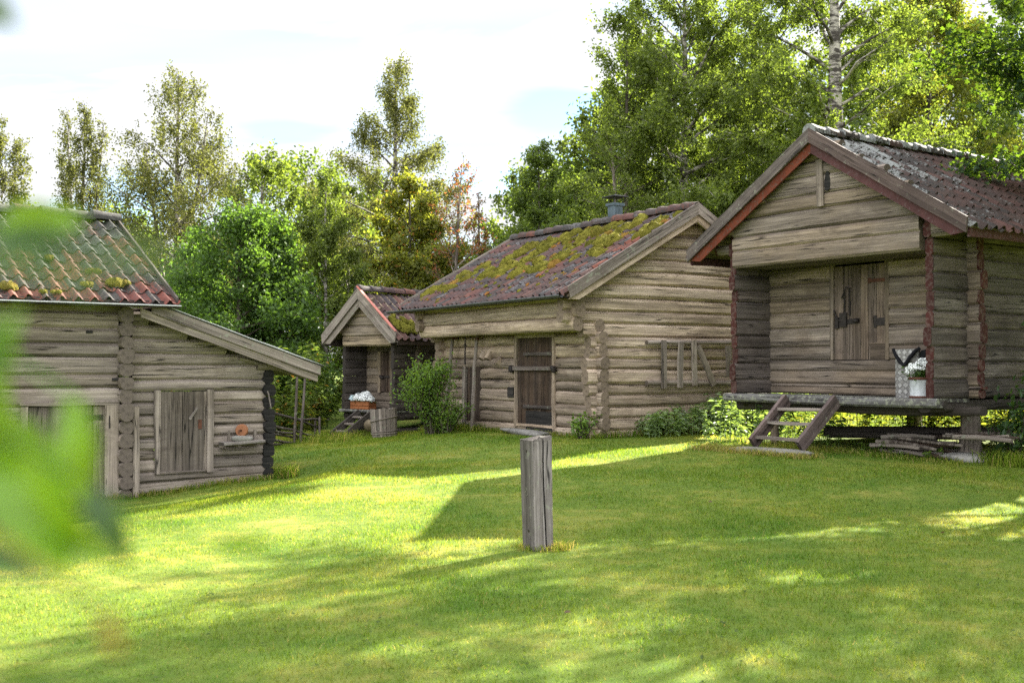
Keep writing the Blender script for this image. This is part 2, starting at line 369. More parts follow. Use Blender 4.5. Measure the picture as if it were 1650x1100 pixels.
STRAP = plain('dark_felt', (.012, .012, .014), .9, 0, .3, 50, .1)
WICKB = plain('brown_wicker', (.24, .09, .035), .8, 0, .45, 45, .2, .5)
def weave():
    k = NT('woven_bark'); uv = k.n('UVMap').outputs[0]
    v = k.n('Mapping', {0: uv, 2: (0, 0, PI/4), 3: (15, 15, 1)}).outputs[0]
    br = k.n('TexChecker', {0: v, 'Scale': 1.}).outputs[1]
    sp = k.n('SeparateXYZ', {0: v})
    fx = k.math('ABSOLUTE', k.math('SUBTRACT', k.math('FRACT', sp.outputs[0]), .5)); fy = k.math('ABSOLUTE', k.math('SUBTRACT', k.math('FRACT', sp.outputs[1]), .5))
    ed = k.mr(k.math('MAXIMUM', fx, fy), .3, .5, 1, .6)
    col = k.mix(br, (.20, .19, .18), (.34, .33, .315)); col = k.mix(1, col, ed, 'MULTIPLY')
    col = k.mix(1, col, k.mr(k.noise(uv, 30, 4), .3, .7, .6, 1.25), 'MULTIPLY')
    return k.pbr(col, .7, ed, .8, .012, .3)
WEAVE = weave()

# ------------------------------------------------------------------ roofs
def courses(z0, z1, h):
    n = max(1, round((z1-z0)/h)); e = np.linspace(z0, z1, n+1)
    e[1:-1] += rng.uniform(-.13, .13, n-1)*h
    return [((a+b)/2, b-a) for a, b in zip(e[:-1], e[1:])]

def tiles(mb, o, ud, sd, nn, ul, sl, tw=.21, cl=.34, fl=None, hue=None, amp=.04, sag=0.):
    """pantiles on a slope: origin o at the eave, ud along the eave, sd up the slope, nn normal"""
    o, ud, sd, nn = (np.asarray(a, float) for a in (o, ud, sd, nn))
    nu = max(1, round(ul/tw)); tw = ul/nu; ns = max(1, round(sl/cl)); cl = sl/ns
    K = 9; t = np.linspace(-.06, 1.1, K)
    h = amp*(np.cos(2*PI*(t-.3))+.35*np.cos(4*PI*(t-.3)+.6))
    for j in range(ns):
        for i in range(nu):
            du, ds, dz, rot = R(-.008, .008), R(-.03, .025), R(0, .012), R(-.05, .05)
            s0, s1 = j*cl-.05+ds, (j+1)*cl+.015
            u = (i+t)*tw+du
            sg = -sag*np.sin(PI*np.clip((i+.5)/nu, 0, 1))
            r0 = o+ud*u[:, None]+sd*(s0+rot*(t[:, None]-.5))+nn*(h+.022+dz+sg)[:, None]
            r1 = o+ud*(u[:, None])+sd*(s0+s1)/2+nn*(h+.014+dz*.5+sg)[:, None]
            r2 = o+ud*u[:, None]+sd*s1+nn*(h*.9+.004+sg)[:, None]
            lp = r0-nn*.012+sd*.004
            V = np.concatenate([lp, r0, r0+sd*.006+nn*.001, r1, r2]); nr = 5
            a, b = np.meshgrid(np.arange(nr-1), np.arange(K-1), indexing='ij')
            F = np.stack([a*K+b, a*K+b+1, (a+1)*K+b+1, (a+1)*K+b], -1).reshape(-1, 4)
            c = hue(i/nu, j/ns) if hue else R()
            g = fl(i/nu, j/ns) if fl else R(.3, .7)
            mb.add(V, F, None, (c, g, 0), True)
def ridgecap(mb, p0, p1, r=.1, ln=.36, up=(0, 0, 1)):
    p0 = np.asarray(p0, float); p1 = np.asarray(p1, float); L = np.linalg.norm(p1-p0); d = (p1-p0)/L; n = max(1, round(L/ln))
    a = np.linspace(-.25, PI+.25, 9); sd = np.cross(d, up)
    for i in range(n):
        q0 = p0+d*(i*L/n-.02); q1 = p0+d*((i+1)*L/n+.03); t = R(-.012, .012)
        rr = [r*1.12, r*1.14, r*1.02, r*.94]; ss = [0, .12, .4, 1]
        V = []
        for rad, s_ in zip(rr, ss):
            c = q0+(q1-q0)*s_+np.asarray(up)*(t+.014*(1-s_))
            V.append(c+sd*np.cos(a)[:, None]*rad*1.1+np.asarray(up)*np.sin(a)[:, None]*rad)
        V = np.concatenate(V); K = 9
        x, y = np.meshgrid(np.arange(3), np.arange(K-1), indexing='ij')
        F = np.stack([x*K+y, x*K+y+1, (x+1)*K+y+1, (x+1)*K+y], -1).reshape(-1, 4)
        mb.add(V, F, None, (R(), R(.4, .8), 0), True)
        cap = np.vstack([V[:K], q0+d*.002]); T = np.stack([np.arange(1, K), np.arange(K-1), np.full(K-1, K)], -1)
        mb.add(cap, T, None, (R(), .9, 0), False)

def iron_strap(mb, p0, p1, w, t, up): board(mb, p0, p1, w, t, up, (R(), 0, 0), .001)

# ------------------------------------------------------------------ storehouses
def storehouse(root, q):
    W, d, D, t, lh = q['W'], q['d'], q['D'], q['t'], q['lh']; z0 = q['z0']
    zp, zb, za, ze, oh, ov = q['zp']-z0, q['zb']-z0, q['za']-z0, q['ze']-z0, q['oh'], q['ov']
    k = (za-ze)/(W/2+oh); ztop = lambda u: za-k*abs(u-W/2)
    sl = math.hypot(1, k); zin = lambda u: ztop(u)-.15
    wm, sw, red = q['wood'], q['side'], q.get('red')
    hw = 6.
    zw = zin(0)+.02
    # side walls, logs along the depth
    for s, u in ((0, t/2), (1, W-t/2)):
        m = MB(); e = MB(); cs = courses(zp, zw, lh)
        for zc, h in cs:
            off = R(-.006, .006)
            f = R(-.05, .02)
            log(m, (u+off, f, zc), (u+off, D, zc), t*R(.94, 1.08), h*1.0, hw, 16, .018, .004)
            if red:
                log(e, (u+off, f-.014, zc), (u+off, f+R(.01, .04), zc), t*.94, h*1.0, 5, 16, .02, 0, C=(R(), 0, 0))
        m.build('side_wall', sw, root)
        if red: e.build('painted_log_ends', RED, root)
    # door wall, logs along the front with ends past the right side wall
    m = MB(); e = MB(); du0, du1, dz0, dz1 = q['door']; dz0 -= z0; dz1 -= z0
    pr = q.get('pr', .19)
    ztp = zb+.35
    rows = [(zp+(dz0-zp)*a, zp+(dz0-zp)*b) for a, b in ((0, .22), (.22, .30), (.30, .68), (.68, 1.))] if q.get('fine') else [(zc-h/2, zc+h/2) for zc, h in courses(zp, dz0, lh)]
    rows += [(zc-h/2, zc+h/2) for zc, h in courses(dz0, dz1, lh)]+[(zc-h/2, zc+h/2) for zc, h in courses(dz1, ztp, lh*.9)]
    for a, b in rows:
        zc, h = (a+b)/2, b-a; v = d+R(-.008, .008); dk = 0.
        if dz0-.01 < zc < dz1: segs = ((t, du0), (du1, W+pr+R(-.03, .03)))
        else: segs = ((t, W+pr+R(-.03, .03)),)
        cc = (R(.15, .6) if zc < dz0+.2 else R(.4, 1), dk, 0)
        for p, r_ in segs:
            hh = h if h > .1 else h*.9
            log(m, (p-.02, v+(.02 if h < .1 else 0), zc), (r_, v, zc), t*1.05, hh, hw, 16, .012, .003, C=cc)
            if r_ > W and red:
                log(e, (r_-.012, v, zc), (r_+.016, v, zc), t*1.08, hh*.98, 5, 16, .03, 0)
    m.build('door_wall', wm, root)
    m = MB()
    for zc, h in courses(zp, ztp, lh): 
        r_ = W+pr+R(-.04, .03)
        if zc > ztp-.01: continue
    for zc, h in courses(ztp, zw-.05, lh):
        r_ = W+pr+R(-.03, .03); log(m, (W-t, d, zc), (r_, d, zc), t*1.05, h, hw, 16, .012, 0)
        if red: log(e, (r_-.012, d, zc), (r_+.016, d, zc), t*1.08, h*.98, 5, 16, .03, 0)
    m.build('tie_logs', sw, root); m = MB()
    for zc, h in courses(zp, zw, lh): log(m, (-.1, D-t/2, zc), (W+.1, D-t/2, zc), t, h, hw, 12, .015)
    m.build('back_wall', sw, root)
    if red: e.build('painted_log_ends', RED, root)
    # gable of the loft
    m = MB(); g0 = t+.015
    cs = courses(zb, za-.2, q.get('gh', lh))
    for i, (zc, h) in enumerate(cs):
        lo = W/2-(za-.13-zc+h*.2)/k; hi = W-lo
        lo = max(lo, g0); hi = min(hi, W-.02 if not q.get('fine') else W-t-.005)
        if hi-lo < .15: continue
        dv = -.045-.012*(i % 2)+R(-.006, .006)
        hh = h*(1.0 if i else 1.1)
        log(m, (lo, dv, zc+R(-.004, .004)), (hi, dv, zc), .15, hh, hw, 16, .013, .006, C=(R(.3, 1), 0, 0))
    for v in (D-.1,):
        for zc, h in courses(zw, za-.2, lh):
            lo = W/2-(za-.13-zc)/k
            if W-2*lo > .2: log(m, (lo, v, zc), (W-lo, v, zc), .13, h, hw, 12)
    box(m, (t, .04, zb), (W-t, d, zb+.05))        # loft floor seen from below
    m.build('gable_wall', wm, root)
    # purlins and short tie stubs, each with its painted end
    def stub(nm, a, b, w_, h_, n_, d_):
        m = MB(); log(m, a, b, w_, h_, n_, 14, .01, 0); o_ = m.build(nm, q['gwood'], root)
        if red:
            a, b = np.array(a), np.array(b); e = MB(); log(e, a+np.array(d_)*.015, a-np.array(d_)*.015, w_*1.05, h_*1.05, 5, 14, .01, 0); e.build('painted_end', RED, o_)
    for fr_ in q.get('purl', (0., .5, .82)):
        for sg in ((-1, 1) if fr_ else (1,)):
            u = W/2+sg*fr_*(W/2+oh*.4); z = zin(u)-.09
            stub('purlin', (u, -ov+.05, z), (u, D+ov-.05, z), .14, .15, 4, (0, -1, 0))
    if red:
        z = zw-.36
        stub('tie_beam_end', (W+.32, .03, z), (W-.02, .03, z), .17, .26, 6, (1, 0, 0)); stub('tie_beam_end', (-.3, .03, z+.02), (t, .03, z+.02), .17, .16, 6, (-1, 0, 0))
    # roof: deck, tiles, ridge
    m = MB(); rid = MB(); L = W/2+oh; ul = D+2*ov-.04
    dk = MB()
    for sg in (-1, 1):
        n = int(L*sl/.16)+1
        for i in range(n):
            s = (i+.5)/n; u = W/2+sg*L*(1-s); z = ztop(u)-.105
            board(dk, (u, -ov+.03, z), (u, D+ov-.03, z), L*sl/n-.006, .028, (sg*k/sl, 0, 1/sl), jit=.002, step=1)
        sd = np.array((-sg/sl, 0, k/sl)); nn = np.array((sg*k/sl, 0, 1/sl))
        o = np.array((W/2+sg*L, -ov+.02, ze-.085))-sd*.03+nn*.0
        tiles(m, o, (0, 1, 0), sd, nn, ul, L*sl, q.get('tw', .21), .35, q.get('fl'), q.get('hue'))
    dk.build('roof_deck', q['gwood'], root)
    rf = m.build('roof', q['tile'], root)
    ridgecap(rid, (W/2, -ov, za-.03), (W/2, D+ov, za-.03), .1)
    rid.build('ridge_tiles', q['tile'], rf)
    # rake boards: an upper one in front and a lower one set back
    for sg in (-1, 1):
        for nm, v, off, hh, th, mt in (('rake_board', -ov-.015, .085, .17, .035, q['rk'][0 if sg < 0 else 1]), ('lower_rake_board', -ov+.035, .235, .15, .03, q['rk'][2 if sg < 0 else 3])):
            if nm[0] == 'l' and not q.get('two', True): continue
            m = MB(); ex = .0 if nm[0] == 'r' else -.04
            V = []
            for end in (0, 1):
                for a in (-off+hh/2+.02, -off-hh/2+.0):
                    x_ = L-max(0, -.19-a*sl)/k
                    for b in (-th/2, th/2): V.append((W/2+sg*x_*end, v+b, za-k*x_*end+a*sl))
            V = np.array(V); N = 9
            f = np.linspace(0, 1, N)[:, None, None]
            G = V[None, :4]*(1-f)+V[None, 4:]*f; G = G+rng.normal(size=G.shape)*(.003, .001, .003)*(0 if N < 3 else 1)
            G[0, :, 0] = W/2
            ring = [0, 1, 3, 2]; F = []; UV = []; oa = R(0, 50); ll = L*sl/(N-1)
            for i in range(N-1):
                for j in range(4):
                    a, b = ring[j], ring[(j+1) % 4]
                    F.append((i*4+a, i*4+b, i*4+4+b, i*4+4+a)); w0 = (0, .04, .25, .29)[j]; w1 = (.04, .25, .29, .5)[j]
                    UV.append(((oa+i*ll, w0+oa), (oa+i*ll, w1+oa), (oa+i*ll+ll, w1+oa), (oa+i*ll+ll, w0+oa)))
            F.append(tuple((N-1)*4+a for a in ring)); UV.append(((oa, 0), (oa, .1), (oa+.1, .1), (oa+.1, 0)))
            m.add(G.reshape(-1, 3), F, UV, (R(.4, .8), 0, 0))
            m.build(nm, mt, root)
    # eave boards
    m = MB()
    for sg in (-1, 1):
        u = W/2+sg*(L-.035); board(m, (u, -ov+.05, ze-.17), (u, D+ov-.05, ze-.17), .03, .13)
    m.build('eave_board', q['eave'], root)
    return zin

def stairs(m, a, b, w_, th, ntr, treads):
    """two stringers from top points a to bottom points b (pairs) and treads between"""
    for p, r_ in zip(a, b):
        p = np.array(p, float); r_ = np.array(r_, float); dd = nrm(r_-p); sd = nrm(np.cross(dd, (0, 0, 1))); up = np.cross(sd, dd)
        s_ = MB(); N = 6; pts = p+(r_-p)*np.linspace(0, 1, N)[:, None]
        q = np.array([(-th/2, -w_/2), (th/2, -w_/2), (th/2, w_/2), (-th/2, w_/2)])
        sweep(s_, pts, q, up, None, False); m.append(('stringer', s_))
    for f in treads:
        s_ = MB(); p = np.array(a[0])+(np.array(b[0])-np.array(a[0]))*f; r_ = np.array(a[1])+(np.array(b[1])-np.array(a[1]))*f
        board(s_, p, r_, ntr, .045, (0, 0, 1), (R(.5, 1), 0, 0)); m.append(('tread', s_))

# ---- the big raised storehouse on the right (frame R)
RZ0 = .22
ROOT_R = thing('raised_storehouse', 'large raised log storehouse with red painted log ends and a front porch', 'log storehouse', (3.715, 19.063, RZ0), -.961)
def huR(a, b): return R()
def flR(a, b): return min(1, max(0, .28+.75*max(0, 1-a*2.2)*b+R(-.2, .25)))
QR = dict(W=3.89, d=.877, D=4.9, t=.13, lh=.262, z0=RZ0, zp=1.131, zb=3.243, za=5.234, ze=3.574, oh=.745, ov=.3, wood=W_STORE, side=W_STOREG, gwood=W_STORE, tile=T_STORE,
          red=True, fine=True, door=(1.41, 2.56, 1.69, 3.24), gh=.27, rk=(W_RAKEL, W_RAKE, REDO, REDP), eave=REDP, fl=flR, hue=huR)
storehouse(ROOT_R, QR)
def Z(z): return z-RZ0
m = MB()   # porch floor
log(m, (-.1, -.03, Z(1.065)), (4.0, -.03, Z(1.07)), .17, .13, 4, 16, .03, .008)
for i in range(5): board(m, (-.02, .13+i*.165, Z(1.1)+R(-.004, .004)), (3.87, .13+i*.165, Z(1.1)), .158, .05, jit=.003)
for i in range(12): board(m, (.1, 1.1+i*.32, Z(1.06)), (3.8, 1.1+i*.32, Z(1.06)), .31, .05, step=2)
m.build('porch_floor', W_PLAT, ROOT_R)
m = MB()
log(m, (-.12, .33, Z(.935)), (3.6, .33, Z(.96)), .2, .17, 3, 14, .05)
log(m, (3.2, .62, Z(.93)), (4.25, .62, Z(.95)), .2, .13, 3, 14, .08, .01)
log(m, (3.75, -.02, Z(1.02)), (3.75, 4.9, Z(1.02)), .2, .16, 4, 14, .04)
log(m, (.1, .1, Z(1.0)), (.1, 4.9, Z(1.0)), .18, .14, 4, 14, .04)
log(m, (-.1, 4.4, Z(.93)), (4.1, 4.4, Z(.93)), .2, .2, 3, 12, .05)
log(m, (3.35, -.03, Z(1.05)), (4.0, .1, Z(1.05)), .15, .13, 3, 12, .08)
m.build('sill_beam', W_DARK, ROOT_R)
for u, v, w0, w1 in ((3.72, 1.12, .25, .36), (.45, .55, .12, .15), (.5, 4.3, .24, .3), (3.6, 4.3, .24, .3)):
    m = MB(); g = -RZ0+.24
    N = 5; f = np.linspace(0, 1, N)
    pts = np.stack([np.full(N, u), np.full(N, v), Z(.2)-.05+(Z(.9)-Z(.2)+.05)*f], -1)
    P = np.stack([sell(w1+(w0-w1)*x**.6, (w1+(w0-w1)*x**.6)*.8, 3.5, 14) for x in f]); P *= 1+.03*rng.normal(size=(N, 14, 1))
    sweep(m, pts, P, (0, 1, .01)); m.build('leg', W_STORE if u < 1 else W_GREY, ROOT_R)
# door with its frame and iron
dm = MB(); us = [1.49, 1.66, 1.83, 2.0, 2.14, 2.3, 2.475]
for i in range(6):
    a, b = us[i], us[i+1]
    board(dm, ((a+b)/2, .852+R(-.004, .004), Z(1.70)), ((a+b)/2, .852+R(-.004, .004), Z(3.2)), b-a-.007, .04, (0, 1, 0), (R(.2, .9), 0, 0), .003)
box(dm, (2.18, .822, Z(1.70)), (2.46, .832, Z(1.935)), (.25, .25, 0)); box(dm, (2.16, .815, Z(1.94)), (2.47, .84, Z(1.965)), (.5, 0, 0))
DOOR = dm.build('door', W_RDOOR, ROOT_R)
m = MB(); board(m, (1.45, .82, Z(1.695)), (1.45, .82, Z(3.24)), .075, .05, (0, 1, 0)); board(m, (2.515, .82, Z(1.695)), (2.515, .82, Z(3.24)), .07, .05, (0, 1, 0))
board(m, (1.3, .81, Z(3.27)), (2.65, .81, Z(3.27)), .06, .07); m.build('door_frame', W_STORE, ROOT_R)
m = MB()
board(m, (1.52, .822, Z(2.29)), (1.98, .822, Z(2.32)), .012, .075, (0, 0, 1)); box(m, (1.6, .80, Z(2.22)), (1.74, .825, Z(2.45)))
box(m, (1.52, .79, Z(2.2)), (1.585, .83, Z(2.38))); lathe(m, [(.001, 0), (.05, .0), (.055, .02), (.05, .05), (.001, .06)], (1.93, .8, Z(2.29)), 10)
tube(m, [(1.70, .815, Z(2.42)), (1.71, .80, Z(2.8)), (1.75, .79, Z(2.86)), (1.81, .80, Z(2.84)), (1.80, .815, Z(2.4))], .011); tube(m, [(1.69, .8, Z(2.76)), (1.66, .79, Z(2.68))], .012)
tube(m, [(1.5, .8, Z(2.5)), (1.56, .79, Z(2.36)), (1.62, .8, Z(2.31))], .014)
m.build('lock', IRON, DOOR)
for z, l, h in ((2.94, .3, .05), (2.29, .19, .12)):
    m = MB(); board(m, (2.47, .82, Z(z)), (2.47-l, .82, Z(z)), .014, h, (0, 0, 1)); box(m, (2.47-l-.02, .81, Z(z)-h*.8), (2.47-l+.03, .826, Z(z)+h*.8))
    m.build('hinge', RUST if z > 2.5 else IRON, DOOR)
# king post board with the owl hole
m = MB(); board(m, (2.02, -.145, Z(4.05)), (2.0, -.14, Z(4.78)), .13, .03, (0, 1, 0)); m.build('gable_post', W_STORE, ROOT_R)
m = MB(); a = np.linspace(0, 2*PI, 15)[:-1]
pr = np.stack([.055*np.cos(a)*(1-.35*np.sin(a)), .17*np.sin(a)], -1)
sweep(m, [(2.14, -.13, Z(4.44)), (2.14, -.118, Z(4.44))], pr, (0, 0, 1), (.1, 1, 0), False, True, 0, False); m.build('owl_hole', W_CHAR, ROOT_R)

# wooden steps leaning on the porch
pieces = []
stairs(pieces, ((1.33, -.14, Z(1.07)), (2.30, -.14, Z(1.08))), ((1.33, -.93, Z(.40)), (2.26, -.93, Z(.40))), .2, .065, .17, (.22, .53, .86))
ST = thing('wooden_steps', 'plank steps with three treads leading up to the large storehouse porch', 'steps', ROOT_R.location.copy(), -.961)
for nm, mb in pieces: mb.build(nm, W_RAKE if nm == 'stringer' else W_GREY, ST)

# ---- the small raised storehouse far behind (frame S)
SZ0 = -.02
ROOT_S = thing('small_storehouse', 'small raised log storehouse with mossy tiled roof and a flower box on its porch', 'log storehouse', (-3.989*1.05, 26.642*1.05, 1.6-(1.6-SZ0)*1.05), -.711); ROOT_S.scale = (1.05, 1.05, 1.05)
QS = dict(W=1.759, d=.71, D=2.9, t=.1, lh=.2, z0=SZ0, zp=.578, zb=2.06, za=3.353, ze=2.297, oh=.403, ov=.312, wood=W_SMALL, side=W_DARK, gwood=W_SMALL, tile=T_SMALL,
          red=False, door=(.52, .98, .97, 1.93), pr=.1, gh=.21, rk=(W_GREY, W_GREY, W_GREY, W_GREY), eave=W_RAKE, tw=.2, two=True, purl=(0., .8))
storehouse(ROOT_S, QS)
def Zs(z): return z-SZ0
m = MB(); log(m, (-.06, -.02, Zs(.545)), (1.82, -.02, Zs(.545)), .12, .07, 4, 12, .03)
for i in range(5): board(m, (0, .1+i*.14, Zs(.55)), (1.76, .1+i*.14, Zs(.55)), .135, .05)
for i in range(8): board(m, (0, .9+i*.26, Zs(.53)), (1.76, .9+i*.26, Zs(.53)), .25, .05)
m.build('porch_floor', W_PLAT, ROOT_S)
m = MB()
for u in (.1, 1.68): log(m, (u, .0, Zs(.44)), (u, 2.9, Zs(.44)), .16, .17, 3, 12, .05)
log(m, (.0, .25, Zs(.43)), (1.75, .25, Zs(.43)), .15, .15, 3, 12)
log(m, (1.66, .2, Zs(.08)), (1.7, 2.9, Zs(.08)), .2, .2, 2.2, 12)
m.build('sill_beam', W_DARK, ROOT_S)
for u, v in ((.12, .5), (1.68, 1.12), (.12, 2.6), (1.66, 2.6)):
    m = MB(); f = np.linspace(0, 1, 7); pts = np.stack([np.full(7, u), np.full(7, v), -.08+f*(Zs(.36)+.08)], -1)
    P = np.stack([sell(.2*(1-.35*math.sin(PI*min(1, x*1.1)))+.04, .2, 2.5, 12) for x in f]); sweep(m, pts, P, (0, 1, .01)); m.build('leg', W_DARK, ROOT_S)
dm = MB()
for i in range(3): board(dm, (.66+i*.11, .665, Zs(.99)), (.66+i*.11, .665, Zs(1.92)), .105, .03, (0, 1, 0), (R(.1, .5), 0, 0))
DS = dm.build('door', W_DOOR, ROOT_S)
m = MB(); board(m, (.56, .64, Zs(.96)), (.56, .64, Zs(1.95)), .09, .05, (0, 1, 0)); board(m, (.98, .64, Zs(.96)), (.98, .64, Zs(1.95)), .09, .05, (0, 1, 0)); board(m, (.5, .635, Zs(1.97)), (1.04, .635, Zs(1.97)), .06, .08); m.build('door_frame', W_SMALL, ROOT_S)
m = MB(); rock(m, (.66, .62, Zs(1.33)), (.07, .04, .06)); board(m, (.62, .635, Zs(1.34)), (.9, .635, Zs(1.34)), .015, .05, (0, 0, 1)); m.build('lock', IRON, DS)
# red flashing strip on the right rake, moss on the right slope
kS = (3.353-2.297)/(1.759/2+.403)
m = MB()
board(m, (.88, -.345, Zs(3.353)+.065), (.88+1.2825, -.345, Zs(2.297)+.065), .07, .018, (kS/1.3, 0, 1/1.3)); m.build('rake_cap', plain('red_sheet', (.38, .12, .09), .55, 0, .3), ROOT_S)
m = MB(); nn = nrm(np.array((kS, 0, 1.))); sd = nrm(np.array((-1, 0, kS)))
for i in range(34):
    a, b = R(0.05, 1.9), R(.05, 1.1)
    if R() < .6: a, b = .35+R(-.25, .5), .25+R(-.15, .3)
    c = np.array((2.16, -.29+a, Zs(2.297)-.0))+sd*b
    dome(m, c, np.array((0, 1., 0)), sd, nn, R(.05, .10), R(.06, .15), R(.04, .08), (R(), 0, 0))
tag(m.build('roof_moss', MOSS, ROOT_S), kind='stuff')
pieces = []
stairs(pieces, ((.69, -.1, Zs(.52)), (1.15, -.1, Zs(.52))), ((.69, -.95, Zs(.02)), (1.15, -.95, Zs(.02))), .17, .05, .13, (.2, .5, .8))
ST2 = thing('wooden_steps', 'dark plank steps leading up to the small storehouse behind the barrel', 'steps', ROOT_S.location.copy(), -.711); ST2.scale = ROOT_S.scale
for nm, mb in pieces: mb.build(nm, W_DARK if nm == 'stringer' else W_GREY, ST2)

def rake(mb, A, B, n, th, hi, lo, C=None, cut=None):
    """sloping board from apex A to eave B (3-D points), ends cut plumb; n = unit normal of its face; spans hi above to lo below"""
    A, B, n = (np.asarray(x, float) for x in (A, B, n)); N = 9
    f = np.linspace(0, 1, N)[:, None]; z = np.array((0, 0, 1.)); D = B-A
    def row(h):
        e = 1. if cut is None else min(1., (cut-A[2]-h)/D[2])
        return A+D*e*f+z*h
    G = np.stack([row(hi)-n*th/2, row(hi)+n*th/2, row(lo)+n*th/2, row(lo)-n*th/2], 1)
    G[1:-1] += rng.normal(size=(N-2, 4, 1))*.003*z
    F = []; UV = []; oa = R(0, 50); l = np.linalg.norm(B-A)/(N-1); w = [0, .03, .25, .29, .5]
    for i in range(N-1):
        for j in range(4):
            F.append((i*4+j, i*4+(j+1) % 4, i*4+4+(j+1) % 4, i*4+4+j)); w0, w1 = w[j]+oa, w[j+1]+oa
            UV.append(((oa+i*l, w0), (oa+i*l, w1), (oa+i*l+l, w1), (oa+i*l+l, w0)))
    for k in (0, N-1): F.append((k*4, k*4+1, k*4+2, k*4+3)); UV.append(((oa, 0), (oa, .1), (oa+.1, .1), (oa+.1, 0)))
    mb.add(G.reshape(-1, 3), F, UV, C or (R(.4, .8), 0, 0))

def gutter(mb, p0, p1, r=.05):
    a = np.linspace(PI*.98, 2*PI*1.01, 9); q = np.stack([np.cos(a)*r, np.sin(a)*r], -1); q2 = np.stack([np.cos(a[::-1])*(r-.006), np.sin(a[::-1])*(r-.006)], -1)
    sweep(mb, [p0, (np.asarray(p0)+np.asarray(p1))/2, p1], np.vstack([q, q2]), (0, 0, 1), (R(), 0, 0), True, False)

# ------------------------------------------------------------------ the long log house in the middle
MZ0 = .3
MS = 1.045
HOUSE = thing('log_house', 'long log house with mossy tiled roof, metal flue and overhanging upper logs', 'log house', (-1.431*MS, 24.51*MS, 1.6-(1.6-MZ0)*MS), -1.011)
HOUSE.scale = (MS, MS, MS)
def Zm(z): return z-MZ0
MW, MD, MO, MK = 5.51, 4.0, .505, .565; MSL = math.hypot(1, MK)
mtop = lambda v: 4.534-MK*abs(v-2.0)
m = MB()      # lower facade
for i, (zc, h) in enumerate(courses(.26, 2.2, .205)):
    z = Zm(zc); w = .19*R(.9, 1.1); dv = R(-.012, .012); lo = -.22+R(-.04, .04); hi = MW+.22+R(-.05, .05)
    segs = []
    if zc < 1.62 and zc > .38: segs += [(lo, .98), (1.6, 2.95 if .46 < zc < 2.2 else hi)]
    else: segs += [(lo, 2.95 if .46 < zc < 2.2 else hi)]
    if .46 < zc < 2.2: segs += [(4.33, hi)]
    for a, b in segs:
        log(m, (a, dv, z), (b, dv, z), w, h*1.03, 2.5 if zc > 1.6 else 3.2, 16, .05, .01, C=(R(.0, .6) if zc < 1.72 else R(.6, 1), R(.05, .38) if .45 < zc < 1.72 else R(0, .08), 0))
for u in (1.75, 1.98, 2.35): log(m, (u, -.03, Zm(1.72+R(-.1, .2))), (u, -.13, Zm(1.72)), .16, .17, 2.3, 12, .05, 0)
m.build('front_wall', W_MID, HOUSE)
m = MB()      # gable wall
for i, (zc, h) in enumerate(courses(.24, 2.1, .215)):
    z = Zm(zc); du = R(-.015, .015)
    log(m, (MW+du, -.24+R(-.05, .05), z+.02), (MW+du, MD+.2, z+.02), .19*R(.9, 1.1), h*1.0, 4.5, 18, .05, .014, C=(R(.2, 1), 0, 0))
cs = courses(2.1, 4.45, .225)
for i, (zc, h) in enumerate(cs):
    z = Zm(zc); du = R(-.012, .012)
    lo = max(2.0-(4.534-.2-zc)/MK, -MO-.24+R(-.04, .04)); hi = min(4.0-lo if zc > 3 else MD+MO, 2+(4.534-.2-zc)/MK)
    if i == 0: lo = -.36
    if hi-lo < .2: continue
    log(m, (MW+du, lo, z), (MW+du, hi, z), .19*R(.92, 1.1), h*1.0, 4.5, 18, .05, .014, C=(R(.2, 1), .0 if zc < 3.6 else .15, 0))
m.build('gable_wall', W_MID, HOUSE)
m = MB()
for zc, h in courses(.24, 2.1, .215): log(m, (0, -.24+R(-.05, .05), Zm(zc)+.02), (0, MD+.2, Zm(zc)+.02), .2, h*1.03, 2.4, 14, .05, .01)
for i, (zc, h) in enumerate(courses(2.1, 4.45, .225)):
    lo = max(2.0-(4.534-.2-zc)/MK, -MO-.2+R(-.04, .04)); hi = min(MD+MO, 2+(4.534-.2-zc)/MK)
    if i == 0: lo = -.34
    if hi-lo > .2: log(m, (0.02, lo, Zm(zc)), (0.02, hi, Zm(zc)), .2, h*1.03, 2.6, 14, .05, .01)
for zc, h in courses(.24, 3.1, .22): log(m, (-.2, MD, Zm(zc)), (MW+.2, MD, Zm(zc)), .2, h*1.03, 2.4, 12, .04, step=.6)
m.build('rear_wall', W_MID, HOUSE)
m = MB()      # upper front wall, carried out over the lower one
for i, (zc, h) in enumerate(courses(2.2, 2.98, .255)):
    log(m, (-.1 if i == 0 else -.16+R(-.05, .03), -MO+R(-.01, .01), Zm(zc)), (MW+.2+R(-.05, .05), -MO+R(-.01, .01), Zm(zc)), .21, h*1.04, 3, 18, .04, .015, C=(R(.5, 1), 0, 0))
for i in range(3): board(m, (.05, -.4+i*.17, Zm(2.25)), (MW-.05, -.4+i*.17, Zm(2.25)), .165, .05, step=1)
log(m, (-.1, .0, Zm(2.3)), (MW+.1, .0, Zm(2.3)), .2, .22, 3, 16, .04, .01, C=(.9, 0, 0))
m.build('upper_front_wall', W_MID, HOUSE)
